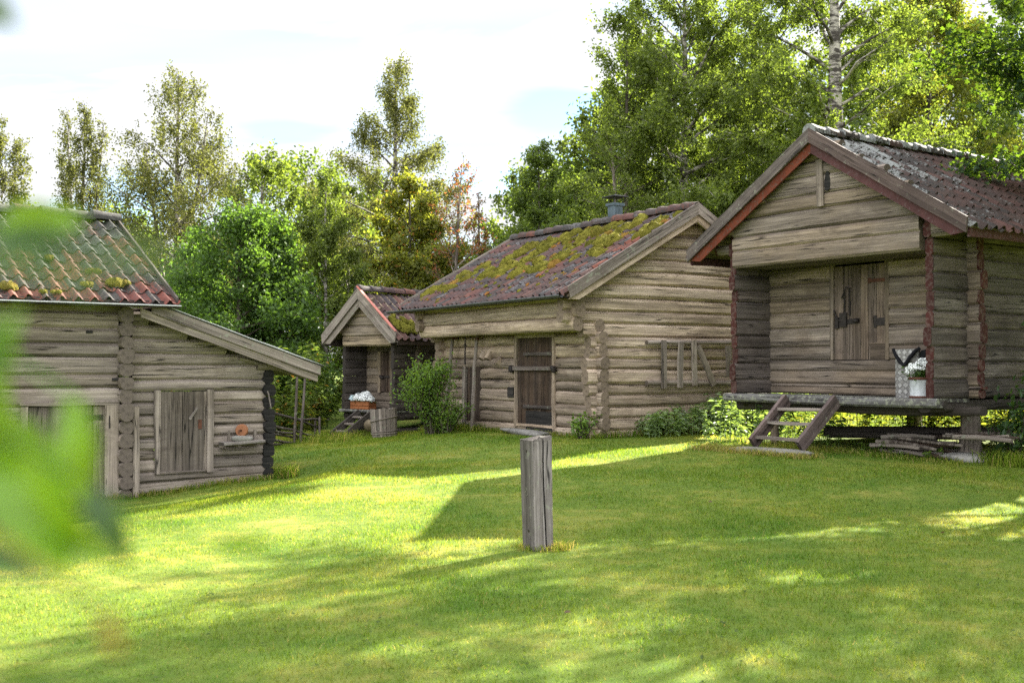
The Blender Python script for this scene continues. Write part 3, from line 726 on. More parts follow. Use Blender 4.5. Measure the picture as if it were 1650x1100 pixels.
# roof
m = MB(); UL = MW+.8
sdv = np.array((0, 1/MSL, MK/MSL)); nnv = np.array((0, -MK/MSL, 1/MSL)); SLN = 2.91*MSL
def hueM(a, b): return min(1, max(0, R()*.9+(.35 if a > .9 else 0)))
tiles(m, (-.4, -.93, Zm(2.889)-.075), (1, 0, 0), sdv, nnv, UL, SLN, .2, .35, lambda a, b: R(.2, .75), hueM, .042, sag=.035)
sdb = np.array((0, -1/MSL, MK/MSL)); nnb = np.array((0, MK/MSL, 1/MSL))
tiles(m, (-.4, 4.93, Zm(2.889)-.075), (1, 0, 0), sdb, nnb, UL, SLN, .2, .35, lambda a, b: R(.2, .75), hueM, .042, sag=.035)
ROOFM = m.build('roof', T_MID, HOUSE)
m = MB(); ridgecap(m, (-.4, 2.0, Zm(4.534)-.03), (MW+.4, 2.0, Zm(4.534)-.03), .1, .35); m.build('ridge_tiles', T_MID, ROOFM)
m = MB()
for sg in (-1, 1):
    for i in range(17):
        v = 2+sg*2.9*(i+.5)/17; z = Zm(mtop(v))-.115; board(m, (-.38, v, z), (MW+.38, v, z), 2.9*MSL/17-.006, .03, (0, sg*MK/MSL, 1/MSL), step=1.5)
m.build('roof_deck', W_MID, HOUSE)
m = MB()
MP = [(-.11,.78),(.24,1.26),(.49,1.49),(1.54,1.27),(1.45,1.71),(1.39,2.16),(1.34,2.47),(3.21,1.41),(3.54,1.49),(3.6,1.69),(2.05,2.47),(2.16,2.74),(2.34,3.0),(2.85,3.1),(2.93,2.58),(3.28,2.64),(3.5,3.08),(3.7,3.1),(3.98,2.49),(4.3,2.55),(4.41,2.8),(4.39,3.1),(5.29,2.51),(2.29,1.94),(.53,.98),(.54,1.78),(5.45,2.95),(5.54,2.61),(3.34,2.07),(2.7,1.4),(2.4,1.55),(1.9,1.4),(4.8,1.9),(4.5,1.6),(5.0,2.2)]
for (a, b) in MP:
    for q in range(int(R(3, 5.5))):
        aa, bb = a+R(-.22, .22), min(3.15, b+R(-.3, .3)); s = R(.55, 1.2)
        c = np.array((aa, -.93, Zm(2.889)-.06))+sdv*bb-nnv*.01
        dome(m, c, np.array((1., 0, 0)), sdv, nnv, .11*s, .2*s, .13*s, (R(), R(0, .05) if R() < .94 else R(.2, .5), 0), 14, 5, .2)
for q in range(130):
    aa, bb = R(-.3, 5.8), R(.1, 3.1); s = R(.2, .5); c = np.array((aa, -.93, Zm(2.889)-.05))+sdv*bb
    dome(m, c, np.array((1., 0, 0)), sdv, nnv, .10*s, .15*s, .09*s, (R(), R(0, 1)**5, 0), 8, 4)
tag(m.build('roof_moss', MOSS, HOUSE), kind='stuff')
for v1, s in ((-.91, -1), (4.91, 1)):
    for u, nx in ((MW+.41, 1), (-.41, -1)):
        m = MB(); rake(m, (u, 2.0, Zm(4.534)), (u, v1, Zm(2.889)), (nx, 0, 0), .035, .05, -.17, cut=Zm(2.889)-.14); m.build('rake_board', W_GREY, HOUSE)
        m = MB(); rake(m, (u-nx*.05, 2.0, Zm(4.534)-.17), (u-nx*.05, v1-s*.02, Zm(2.889)-.17), (nx, 0, 0), .045, .0, -.13, cut=Zm(2.889)-.16); m.build('lower_rake_board', W_MID, HOUSE)
m = MB(); board(m, (-.38, -.9, Zm(2.889)-.1), (MW+.38, -.9, Zm(2.889)-.1), .03, .1, step=1.5, C=(.3, .2, 0)); m.build('eave_board', W_DARK, HOUSE)
m = MB(); gutter(m, (-.85, -.985, Zm(2.78)), (MW+.33, -.985, Zm(2.80)), .055)
for u in np.arange(-.3, 5.8, .85): board(m, (u, -.93, Zm(2.8)), (u, -1.0, Zm(2.73)), .025, .006)
m.build('gutter', GUTTER, HOUSE)
# purlin ends
m = MB()
for v in (.3, 2.0, 3.7): m = MB(); log(m, (MW-.1, v, Zm(mtop(v))-.25), (MW+.36, v, Zm(mtop(v))-.25), .17, .17, 2.4, 12, .04); m.build('purlin', W_MID, HOUSE)
# flue
m = MB(); box(m, (3.12, 2.02, Zm(4.25)), (3.36, 2.26, Zm(4.9))); box(m, (3.10, 2.0, Zm(4.84)), (3.38, 2.28, Zm(4.9)-.002))
CH = m.build('chimney', ZINC, HOUSE)
m = MB()
for a in (3.14, 3.34):
    for b in (2.04, 2.24): tube(m, [(a, b, Zm(4.88)), (a, b, Zm(5.04))], .008, 5)
V = np.array([(3.04, 1.94, 5.02), (3.44, 1.94, 5.02), (3.44, 2.34, 5.02), (3.04, 2.34, 5.02), (3.24, 2.14, 5.085), (3.04, 1.94, 5.035), (3.44, 1.94, 5.035), (3.44, 2.34, 5.035), (3.04, 2.34, 5.035)])-np.array((0, 0, MZ0))
m.add(V, [(0, 3, 2), (0, 2, 1), (5, 6, 4), (6, 7, 4), (7, 8, 4), (8, 5, 4)]); m.add(V, [(0, 1, 6, 5), (1, 2, 7, 6), (2, 3, 8, 7), (3, 0, 5, 8)])
m.build('chimney_cap', ZINCD, CH)
# main door
m = MB(); xs = np.linspace(3.06, 4.26, 10)
for i in range(9):
    dk = R(0, .15)
    board(m, ((xs[i]+xs[i+1])/2, -.07+R(-.006, .006), Zm(.5)), ((xs[i]+xs[i+1])/2, -.07, Zm(2.12)), xs[i+1]-xs[i]-.006, .035, (0, 1, 0), (R(), dk, 0), .004)
MDOOR = m.build('door', W_DOOR, HOUSE)
m = MB(); board(m, (3.35, -.1, Zm(.56)), (4.25, -.1, Zm(.56)), .012, .36, (0, 0, 1), (.2, .85, 0)); m.build('scorched_panel', W_DARK, MDOOR)
m = MB()
for z, a in ((1.82, 3.3), (.82, 3.3)): board(m, (a, -.115, Zm(z)), (4.27, -.115, Zm(z)), .04, .06, (0, 0, 1), (R(), .25, 0))
board(m, (2.86, -.14, Zm(1.545)), (4.4, -.14, Zm(1.545)), .04, .075, (0, 0, 1), (.9, .1, 0)); m.build('door_bar', W_RAKEL, MDOOR)
for u, r_ in ((2.9, .06), (4.38, .05)): m = MB(); rock(m, (u, -.16, Zm(1.53)), (r_, .05, .065)); m.build('latch', IRON, MDOOR)
m = MB()
board(m, (3.0, -.09, Zm(.42)), (3.0, -.09, Zm(2.3)), .085, .06, (0, 1, 0)); board(m, (4.3, -.09, Zm(.42)), (4.3, -.09, Zm(2.34)), .08, .06, (0, 1, 0)); board(m, (3.05, -.08, Zm(2.2)), (4.26, -.08, Zm(2.2)), .05, .14, (0, 0, 1), (.6, .25, 0)); box(m, (3.0, -.12, Zm(.44)), (4.3, -.02, Zm(.49)))
m.build('door_frame', W_MID, HOUSE)
m = MB(); box(m, (2.72, -.125, Zm(.98)), (2.93, -.08, Zm(1.18)), (.2, .5, 0)); m.build('wall_patch', W_DARK, HOUSE)
# small side door on the left with leaning poles
m = MB(); xs = np.linspace(1.0, 1.6, 5)
for i in range(4): board(m, ((xs[i]+xs[i+1])/2, -.06, Zm(.42)), ((xs[i]+xs[i+1])/2, -.06, Zm(1.62)), xs[i+1]-xs[i]-.006, .03, (0, 1, 0), (R(.1, .7), .1, 0))
m.build('side_door', W_DOOR, HOUSE)
m = MB(); board(m, (1.0, -.12, Zm(.4)), (1.0, -.1, Zm(1.58)), .09, .07, (0, 1, 0)); box(m, (.95, -.11, Zm(.34)), (1.65, .0, Zm(.42))); m.build('side_door_frame', W_GREY, HOUSE)
m = MB(); tube(m, [(1.18, -.2, Zm(2.24)), (1.18, -.2, Zm(1.62))], [.012, .018], 6); lathe(m, [(.03, -.02), (.035, 0), (.03, .02)], (1.18, -.2, Zm(2.02)), 8); m.build('hook_bar', IRON, HOUSE)
m = MB(); tube(m, [(1.67, -.02, Zm(2.24)), (1.67, -.22, Zm(2.2)), (1.69, -.24, Zm(2.28))], .016, 6); m.build('pole_hook', RUST, HOUSE)
m = MB(); tube(m, [(.66, -.02, Zm(2.2)), (.66, -.2, Zm(2.17))], .016, 6); m.build('pole_hook', RUST, HOUSE)
for n_, (u0, u1, zt, zb_) in enumerate(((.66, .69, 2.24, .36), (1.67, 1.82, 2.2, .28))):
    p = thing('leaning_pole', ('grey pole leaning on the log house behind the bush', 'grey pole leaning on the log house between its two doors')[n_], 'pole', HOUSE.location.copy(), -1.011); p.scale = HOUSE.scale
    m = MB(); f = np.linspace(0, 1, 7)[:, None]; a = np.array((u1, -.42, Zm(zb_))); b = np.array((u0, -.2, Zm(zt))); pts = a+(b-a)*f; pts[1:-1] += rng.normal(size=(5, 3))*.006
    tube(m, pts, np.linspace(.042, .036, 7), 8); m.build('shaft', W_GREY, p)
    m = MB(); lathe(m, [(.043, -.03), (.046, 0), (.043, .03)], pts[-1]-np.array((0, 0, .06)), 10); m.build('collar', RUST, p)
# hay rack hanging on the gable wall
RK = None; x0 = MW+.17
m = MB(); log(m, (x0, .98, Zm(2.01)), (x0, 3.55, Zm(2.05)), .09, .075, 3, 12, .06, .01); RK = m.build('wall_rack', W_BARN, HOUSE)
m = MB(); log(m, (x0, .98, Zm(1.285)), (x0, 3.55, Zm(1.27)), .1, .09, 3, 12, .06, .01); m.build('lower_rail', W_BARN, RK)
for a, b in (((1.32, 2.06), (1.33, 1.19)), ((1.72, 2.02), (1.7, 1.2)), ((2.03, 2.07), (2.06, 1.24)), ((2.13, 1.96), (2.53, 1.24)), ((2.88, 1.97), (2.9, 1.4))):
    m = MB(); board(m, (x0+.07, a[0], Zm(a[1])), (x0+.06, b[0], Zm(b[1])), .12, .035, (1, 0, 0)); m.build('upright', W_BARN, RK)
m = MB(); tube(m, [(x0+.1, 2.9, Zm(1.68)), (x0+.2, 2.95, Zm(1.66)), (x0+.2, 2.97, Zm(1.74))], .012, 6); m.build('hook', RUST, RK)
# loose stone slab before the door
m = MB(); rock(m, (0, 0, 0), (.85, .2, .06)); sl_ = tag(m.build('stone_step', STONE), 'long flat stone slab lying before the log house door', 'stone slab'); sl_.location = HOUSE.location+Vector((MS*(3.95*math.cos(-1.011)+(-.5)*math.sin(1.011)), MS*(3.95*math.sin(-1.011)-.5*math.cos(1.011)), MS*Zm(.36))); sl_.rotation_euler = (0, 0, -1.011)

# ------------------------------------------------------------------ the barn at the left with its lean-to
LZ0 = -.35
BARN = thing('log_barn', 'grey log barn with lichened red tiles and a low lean-to', 'log barn', (-5.54, 16.615, LZ0), .657)
def Zl(z): return z-LZ0
LK = .539; LSL = math.hypot(1, LK); ltop = lambda v: 4.045-LK*abs(v-2.28)
m = MB()
for zc, h in courses(-.38, 1.03, .205):
    for a, b in ((-6, -1.6), (-.3, -.12)): log(m, (a, R(-.01, .01), Zl(zc)), (b, 0, Zl(zc)), .17, h*1.01, 4.5, 16, .025, .006)
for zc, h in courses(1.03, 2.62, .215):
    log(m, (-6, R(-.012, .012), Zl(zc)), (-.28+R(-.02, .02), R(-.01, .01), Zl(zc)), .17, h*1.01, 4.2, 16, .025, .008)
for u, z in ((-.38, 1.38), (-.75, 2.06), (-2.2, 1.9)): box(m, (u, -.1, Zl(z)), (u+.09, -.07, Zl(z)+.045), (0, 1, 0))
m.build('front_wall', W_BARN, BARN)
m = MB()
for i, (zc, h) in enumerate(courses(-.4, 2.45, .21)):
    e = R(-.02, .02); log(m, (-.2, -.21+e, Zl(zc)), (-.2, 4.7, Zl(zc)), .2*R(.9, 1.05), h*1.0, 3., 18, .05, .004, C=(R(.2, .8), 0, 0))
for zc, h in courses(2.45, 4.0, .21):
    lo = 2.28-(4.045-.2-zc)/LK; lo = max(lo, -.05)
    if 4.56-lo*2 > .2: log(m, (-.2, lo, Zl(zc)), (-.2, 4.56-lo, Zl(zc)), .18, h, 4, 12, .03)
for zc, h in courses(-.4, 2.6, .21): log(m, (-6, 4.5, Zl(zc)), (0, 4.5, Zl(zc)), .17, h, 4, 10, .03, step=1); log(m, (-6, 0, Zl(zc)), (-6, 4.6, Zl(zc)), .17, h, 4, 10, .03, step=1)
m.build('side_wall', W_BARN, BARN)
m = MB()
tiles(m, (-6.4, -.41, Zl(2.60)-.075), (1, 0, 0), (0, 1/LSL, LK/LSL), (0, -LK/LSL, 1/LSL), 6.87, 2.69*LSL, .215, .33, lambda a, b: min(1, max(0, .3+.3*b+R(-.18, .25))), None, .036)
tiles(m, (-6.4, 4.97, Zl(2.60)-.075), (1, 0, 0), (0, -1/LSL, LK/LSL), (0, LK/LSL, 1/LSL), 6.87, 2.69*LSL, .215, .33, lambda a, b: R(.3, .8), None, .036)
RB = m.build('roof', T_BARN, BARN)
m = MB(); ridgecap(m, (-6.4, 2.28, Zl(4.045)-.03), (.47, 2.28, Zl(4.045)-.03), .11, .4); m.build('ridge_tiles', T_BARN, RB)
m = MB()
for sg in (-1, 1):
    for i in range(15):
        v = 2.28+sg*2.66*(i+.5)/15; z = Zl(ltop(v))-.115; board(m, (-6.4, v, z), (.45, v, z), 2.66*LSL/15-.006, .03, (0, sg*LK/LSL, 1/LSL), step=2)
m.build('roof_deck', W_BARN, BARN)
m = MB()
for (u, v, s) in ((-1.83, -.26, 1.0), (-.53, .33, .7), (-.33, -.02, 1.1), (-1.04, .7, .6), (-.75, -.1, .7), (-1.4, -.36, .5), (-2.3, -.2, 1.), (-3, .1, .9), (-1.25, -.35, .45), (-.2, .0, .7)):
    for q in range(3):
        c = (u+R(-.06, .06), v+R(-.05, .05), Zl(ltop(v))-.01); dome(m, c, np.array((1., 0, 0)), np.array((0, 1/LSL, LK/LSL)), np.array((0, -LK/LSL, 1/LSL)), .09*s, .1*s, .08*s, (R(), R(0, .2), 0))
tag(m.build('roof_moss', MOSS, BARN), kind='stuff')
m = MB(); board(m, (-6.4, -.4, Zl(2.60)-.1), (.46, -.4, Zl(2.60)-.1), .03, .08, step=2, C=(.2, .5, 0)); board(m, (-6.4, -.47, Zl(2.60)-.155), (.47, -.47, Zl(2.603)-.155), .09, .035, step=2, C=(.3, .4, 0)); m.build('eave_board', W_DARK, BARN)
m = MB(); board(m, (-6.4, -.49, Zl(2.60)-.13), (.475, -.49, Zl(2.603)-.13), .11, .012, step=2); m.build('drip_edge', EDGE, BARN)
for v1 in (-.4, 4.96):
    m = MB(); rake(m, (.47, 2.28, Zl(4.045)), (.47, v1, Zl(2.60)), (1, 0, 0), .03, .0, -.17); m.build('rake_board', W_DARK, BARN)
# barn door with its frame
m = MB(); xs = [-1.52, -1.2, -.88, -.64, -.47]
for i in range(4): board(m, ((xs[i]+xs[i+1])/2, -.06+R(-.004, .004), Zl(-.35)), ((xs[i]+xs[i+1])/2, -.06, Zl(1.02)), xs[i+1]-xs[i]-.006, .035, (0, 1, 0), (R(.4, 1), 0, 0))
BD = m.build('door', W_BDOOR, BARN)
m = MB(); board(m, (-.8, -.085, Zl(.86)), (-.5, -.085, Zl(.86)), .012, .07, (0, 0, 1)); board(m, (-.42, -.125, Zl(.88)), (-.42, -.125, Zl(.7)), .015, .02, (0, 1, 0)); m.build('hinge', IRON, BD)
m = MB(); board(m, (-.38, -.1, Zl(-.38)), (-.38, -.1, Zl(1.03)), .2, .05, (0, 1, 0)); board(m, (-1.58, -.1, Zl(-.38)), (-1.58, -.1, Zl(1.03)), .1, .05, (0, 1, 0)); board(m, (-1.65, -.1, Zl(1.06)), (-.28, -.1, Zl(1.06)), .05, .05); m.build('door_frame', W_BARN, BARN)
m = MB(); board(m, (-.045, -.16, Zl(-.38)), (-.05, -.16, Zl(1.0)), .09, .04, (0, 1, 0)); m.build('corner_board', W_BARN, BARN)
# lean-to: wall, charred corner, door, roof
ltl = lambda u: 2.44-.337*(u-.34)
m = MB(); v0 = .06
for zc, h in courses(-.32, -.14, .18): log(m, (-.06, v0, Zl(zc)), (2.06, v0, Zl(zc)+.08), .15, h, 4, 16, .02)
for zc, h in courses(-.14, 0.02, .17): log(m, (-.06, v0, Zl(zc)), (2.06, v0, Zl(zc)+.02), .17, h, 5, 16, .015)
for zc, h in courses(.02, 1.22, .17):
    for a, b in ((-.06, .28), (1.15, 2.06)): log(m, (a, v0+R(-.01, .01), Zl(zc)), (b, v0+R(-.01, .01), Zl(zc)), .16, h*1.01, 4.5, 16, .02, .004)
log(m, (-.08, v0-.02, Zl(1.3)), (2.06, v0-.02, Zl(1.3)), .17, .165, 6, 16, .012, C=(.55, 0, 0))
for zc, h in courses(1.385, 2.4, .2):
    hi = min(2.1, .34+(2.44-.2-zc)/.337)
    if hi > .1: log(m, (-.06, v0+R(-.01, .01), Zl(zc)), (hi, v0+R(-.01, .01), Zl(zc)), .16, h*1.01, 4.5, 16, .02, .004, C=(R(.4, .9), 0, 0))
m.build('lean_to_wall', W_BARN, BARN)
m = MB()
for zc, h in courses(-.22, 1.52, .19): log(m, (2.1, -.07+R(-.03, .02), Zl(zc)), (2.1, 2.9, Zl(zc)), .19*R(.9, 1.1), h*1.0, 3.2, 16, .09, .006, dark=1., C=(R(), .8, 0)); 
m.build('charred_corner', W_CHAR, BARN)
m = MB(); log(m, (1.9, .0, Zl(1.6)), (2.8, 0, Zl(1.52)), .16, .12, 4, 12, .02); log(m, (1.6, -.02, Zl(1.72)), (2.75, -.02, Zl(1.42)), .1, .06, 5, 12)
for i in range(8): board(m, (.1, .0+i*.34-.2, Zl(ltl(.1))-.15), (2.82, .0+i*.34-.2, Zl(ltl(2.82))-.15), .335, .03, (.3, 0, 1))
m.build('lean_to_roof_deck', W_BARN, BARN)
m = MB(); board(m, (.25, 1.2, Zl(ltl(.25))-.0), (2.88, 1.2, Zl(ltl(2.88))-.0), 3.2, .02, (.32, 0, 1), step=.3); m.build('lean_to_roof', ZINCD, BARN)
m = MB(); board(m, (.3, -.395, Zl(ltl(.3))+.012), (2.89, -.395, Zl(ltl(2.89))+.012), .06, .012, (.32, 0, 1)); m.build('lean_to_drip_edge', EDGE, BARN)
m = MB(); rake(m, (.1, -.375, Zl(ltl(.1))), (2.83, -.375, Zl(ltl(2.83))), (0, -1, 0), .04, -.01, -.155); m.build('lean_to_rake_board', W_GREY, BARN)
m = MB(); rake(m, (-.05, -.33, Zl(ltl(-.05))-.145), (2.8, -.33, Zl(ltl(2.8))-.145), (0, -1, 0), .045, .0, -.125); m.build('lower_rake_board', W_BARN, BARN)
m = MB(); xs = [.36, .70, 1.07]
for i in range(2): board(m, ((xs[i]+xs[i+1])/2, -.01, Zl(.02)), ((xs[i]+xs[i+1])/2, -.01, Zl(1.21)), xs[i+1]-xs[i]-.006, .035, (0, 1, 0), (R(.4, .8), 0, 0), .002)
LD_ = m.build('lean_to_door', W_BDOOR, BARN)
m = MB(); board(m, (.31, -.04, Zl(-.01)), (.31, -.04, Zl(1.235)), .085, .05, (0, 1, 0)); board(m, (1.125, -.05, Zl(-.02)), (1.125, -.05, Zl(1.235)), .1, .05, (0, 1, 0)); board(m, (.35, -.04, Zl(.005)), (1.08, -.04, Zl(.005)), .06, .03); board(m, (1.06, -.02, Zl(.02)), (1.06, -.02, Zl(1.21)), .03, .04, (0, 1, 0)); m.build('lean_to_door_frame', W_BARN, BARN)
m = MB(); board(m, (.80, -.045, Zl(.79)), (.93, -.045, Zl(.96)), .012, .035, (.6, 0, -.6)); m.build('latch', W_POST, LD_)
m = MB(); box(m, (.945, -.04, Zl(.64)), (1.0, -.025, Zl(.78)), (.4, 0, 0)); m.build('keyhole_plate', RUST, LD_)
m = MB(); tube(m, [(2.04, -.12, Zl(1.2)), (2.05, -.14, Zl(1.15)), (2.08, -.17, Zl(.93))], [.012, .014, .01], 6); m.build('wall_peg', W_POST, BARN)
# grindstone on its wall shelf
GR = thing('grindstone', 'small red grindstone over a trough on a plank shelf by the lean-to door', 'grindstone', BARN.location.copy(), .657)
for u in (1.3, 1.55, 1.85): m = MB(); board(m, (u, -.03, Zl(.36)), (u, -.2, Zl(.37)), .04, .04); m.build('shelf_bracket', W_BARN, GR)
m = MB(); board(m, (1.27, -.14, Zl(.405)), (1.95, -.14, Zl(.42)), .2, .045, jit=.008); m.build('shelf', W_POST, GR)
m = MB(); rock(m, (1.60, -.15, Zl(.475)), (.15, .07, .05)); m.build('trough', STONE, GR)
m = MB(); ax = nrm(np.array((-.75, -.65, 0))); c = np.array((1.60, -.15, Zl(.60)))
n_ = 24; a = np.arange(n_)/n_*2*PI; sd_ = np.cross(ax, (0, 0, 1)); ring = lambda r, o: c+ax*o+sd_*np.cos(a)[:, None]*r+np.array((0, 0, 1))*np.sin(a)[:, None]*r
VV = np.concatenate([ring(.018, -.032), ring(.09, -.032), ring(.096, -.026), ring(.096, .026), ring(.09, .032), ring(.018, .032), ring(.018, -.032)])
i, j = np.meshgrid(np.arange(6), np.arange(n_), indexing='ij'); j2 = (j+1) % n_
m.add(VV, np.stack([i*n_+j, i*n_+j2, (i+1)*n_+j2, (i+1)*n_+j], -1).reshape(-1, 4), None, (.5, 0, 0), False); m.build('wheel', CLAY, GR)
m = MB(); tube(m, [c-ax*.13, c+ax*.10], .012, 8); tube(m, [c+ax*.10, c+ax*.11+np.array((0, 0, -.05))], .01, 6); m.build('axle', RUST, GR)
for u in (1.40, 1.83): m = MB(); board(m, (u, -.12, Zl(.42)), (u, -.12, Zl(.60)), .04, .04, (0, 1, 0)); m.build('axle_post', W_BARN, GR)

# ------------------------------------------------------------------ small things
def fr(o, u, v, z=None):
    a = o.rotation_euler[2]; u, v = u*o.scale[0], v*o.scale[0]; x = o.location.x+u*math.cos(a)-v*math.sin(a); y = o.location.y+u*math.sin(a)+v*math.cos(a)
    return (x, y, gz1(x, y) if z is None else z)
# hewn post on the lawn
px_, py_ = .235, 9.88
PO = thing('wooden_post', 'weathered hewn wooden post standing alone in the lawn', 'post', (px_, py_, gz1(px_, py_)), math.radians(30))
m = MB(); N = 15; f = np.linspace(0, 1, N); s_ = .098
base = []
for (x0_, y0_), (x1_, y1_), n_ in (((-s_, -s_), (s_, -s_), 12), ((s_, -s_), (s_, s_), 4), ((s_, s_), (-s_, s_), 4), ((-s_, s_), (-s_, -s_), 6)):
    for i in range(n_): t_ = i/n_; base.append((x0_+(x1_-x0_)*t_, y0_+(y1_-y0_)*t_))
base = np.array(base); Pm = np.broadcast_to(base, (N, len(base), 2)).copy()
Pm *= (1.0+.06*f[:, None, None]); Pm += rng.normal(size=Pm.shape)*.0012
for k in (0, 12): Pm[:, k] *= .95+rng.normal(size=(N, 1))*.01
cx = 7+.0*f
Pm[:, 7, 1] += .07; Pm[:, 6, 0] = Pm[:, 7, 0]-.0065; Pm[:, 8, 0] = Pm[:, 7, 0]+.0065; Pm[:, 6:9, 0] += (np.sin(f*7)*.004+f*-.012)[:, None]
Pm[:, 6, 1] += .004
pts = np.stack([-.035*f*.8, .0*f, -.15+1.1*f], -1)
cj = np.zeros((N-1, len(base), 3)); cj[:, :, 0] = .7; cj[:, 20:, 1] = .3; cj[:, 20:, 0] = .2; cj[:, 6:8, 1] = .85
sweep(m, pts, Pm*np.array((1, -1)), (0, -1, 0), cj.reshape(-1, 3), False, False)
# jagged sloping top
top = pts[-1]+np.stack([Pm[-1, :, 0], Pm[-1, :, 1], .02+.16*Pm[-1, :, 0]+rng.normal(size=len(base))*.006], -1); cen = top.mean(0)-np.array((0, 0, .012))
low = pts[-1]+np.stack([Pm[-1, :, 0], Pm[-1, :, 1], 0*Pm[-1, :, 0]], -1); nb = len(base); ar = np.arange(nb); br = (ar+1) % nb
m.add(np.vstack([low, top]), np.stack([ar, br, br+nb, ar+nb], -1), np.stack([np.stack([np.full(nb, .1), ar*.03], -1), np.stack([np.full(nb, .1), br*.03], -1), np.stack([np.full(nb, .13), br*.03], -1), np.stack([np.full(nb, .13), ar*.03], -1)], 1), (.6, 0, 0))
m.add(np.vstack([top, cen]), np.stack([ar, br, np.full(nb, nb)], -1), np.vstack([base, [0, 0]])[np.stack([ar, br, np.full(nb, nb)], -1)], (.6, 0, 1))
m.build('shaft', W_POST, PO)
m = MB()
for z in (.80, .17): lathe(m, [(.016, -.012), (.015, .0), (.001, .002)], (0, 0, 0), 10)
BV = MB()
for z, r_ in ((.86, .015), (.17, .016), (.47, .006)):
    a = np.arange(10)/10*2*PI; x_ = -s_*1.0-.004-.028*z*0
    c = np.array((-.035*z*.8-s_*(1+.055*z)-.003, -.005, z)); V = np.vstack([c+np.stack([0*a, np.cos(a)*r_, np.sin(a)*r_], -1), c+np.stack([0*a+.02, np.cos(a)*r_, np.sin(a)*r_], -1)])
    k = np.arange(10); BV.add(V, np.stack([k, (k+1) % 10, (k+1) % 10+10, k+10], -1)); BV.add(np.vstack([V[:10], c-np.array((.004, 0, 0))]), np.stack([k, (k+1) % 10, np.full(10, 10)], -1))
BV.build('bolt_head', IRON, PO)

# birch-bark pack basket on the porch
o = ROOT_R
BK = thing('woven_basket', 'grey woven bark pack basket with black edged flap on the porch', 'basket', fr(o, 3.06, .58, 1.127), -.961+.06)
m = MB(); f = np.linspace(0, 1, 9); pts = np.stack([0*f-.015*f, 0*f, .0+.70*f], -1)
P = np.stack([sell(.40*(1-.05*abs(2*x-1)**2), .20*(1-.45*x), 4, 24) for x in f]); sweep(m, pts, P, (0, 1, 0), (.5, 0, 0), True, True, 0, False); BODY = m.build('body', WEAVE, BK)
m = MB(); fl_ = np.array([(-.21, -.075, .715), (.215, -.075, .725), (.02, -.135, .49), (0, -.105, .62)])
m.add(np.vstack([fl_, fl_+np.array((0, .012, 0))]), [(0, 2, 3), (2, 1, 3), (1, 0, 3), (4, 7, 6), (6, 7, 5), (5, 7, 4)], np.array([[(0, 0), (.2, -.3), (.2, -.1)], [(.2, -.3), (.42, 0), (.2, -.1)], [(.42, 0), (0, 0), (.2, -.1)]]*2), (.5, 0, 0)); m.build('flap', WEAVE, BK)
m = MB(); tube(m, [(-.215, -.07, .72), (-.15, -.10, .62), (-.06, -.135, .52), (.02, -.15, .475)], .026, 8, (.5, 0, 0)); tube(m, [(.02, -.15, .475), (.09, -.125, .59), (.17, -.10, .69), (.225, -.06, .735)], .026, 8, (.5, 0, 0)); m.build('trim', STRAP, BK)
m = MB(); rock(m, (.24, .0, .58), (.06, .05, .13), (.5, 0, 0)); m.build('strap', STRAP, BK)
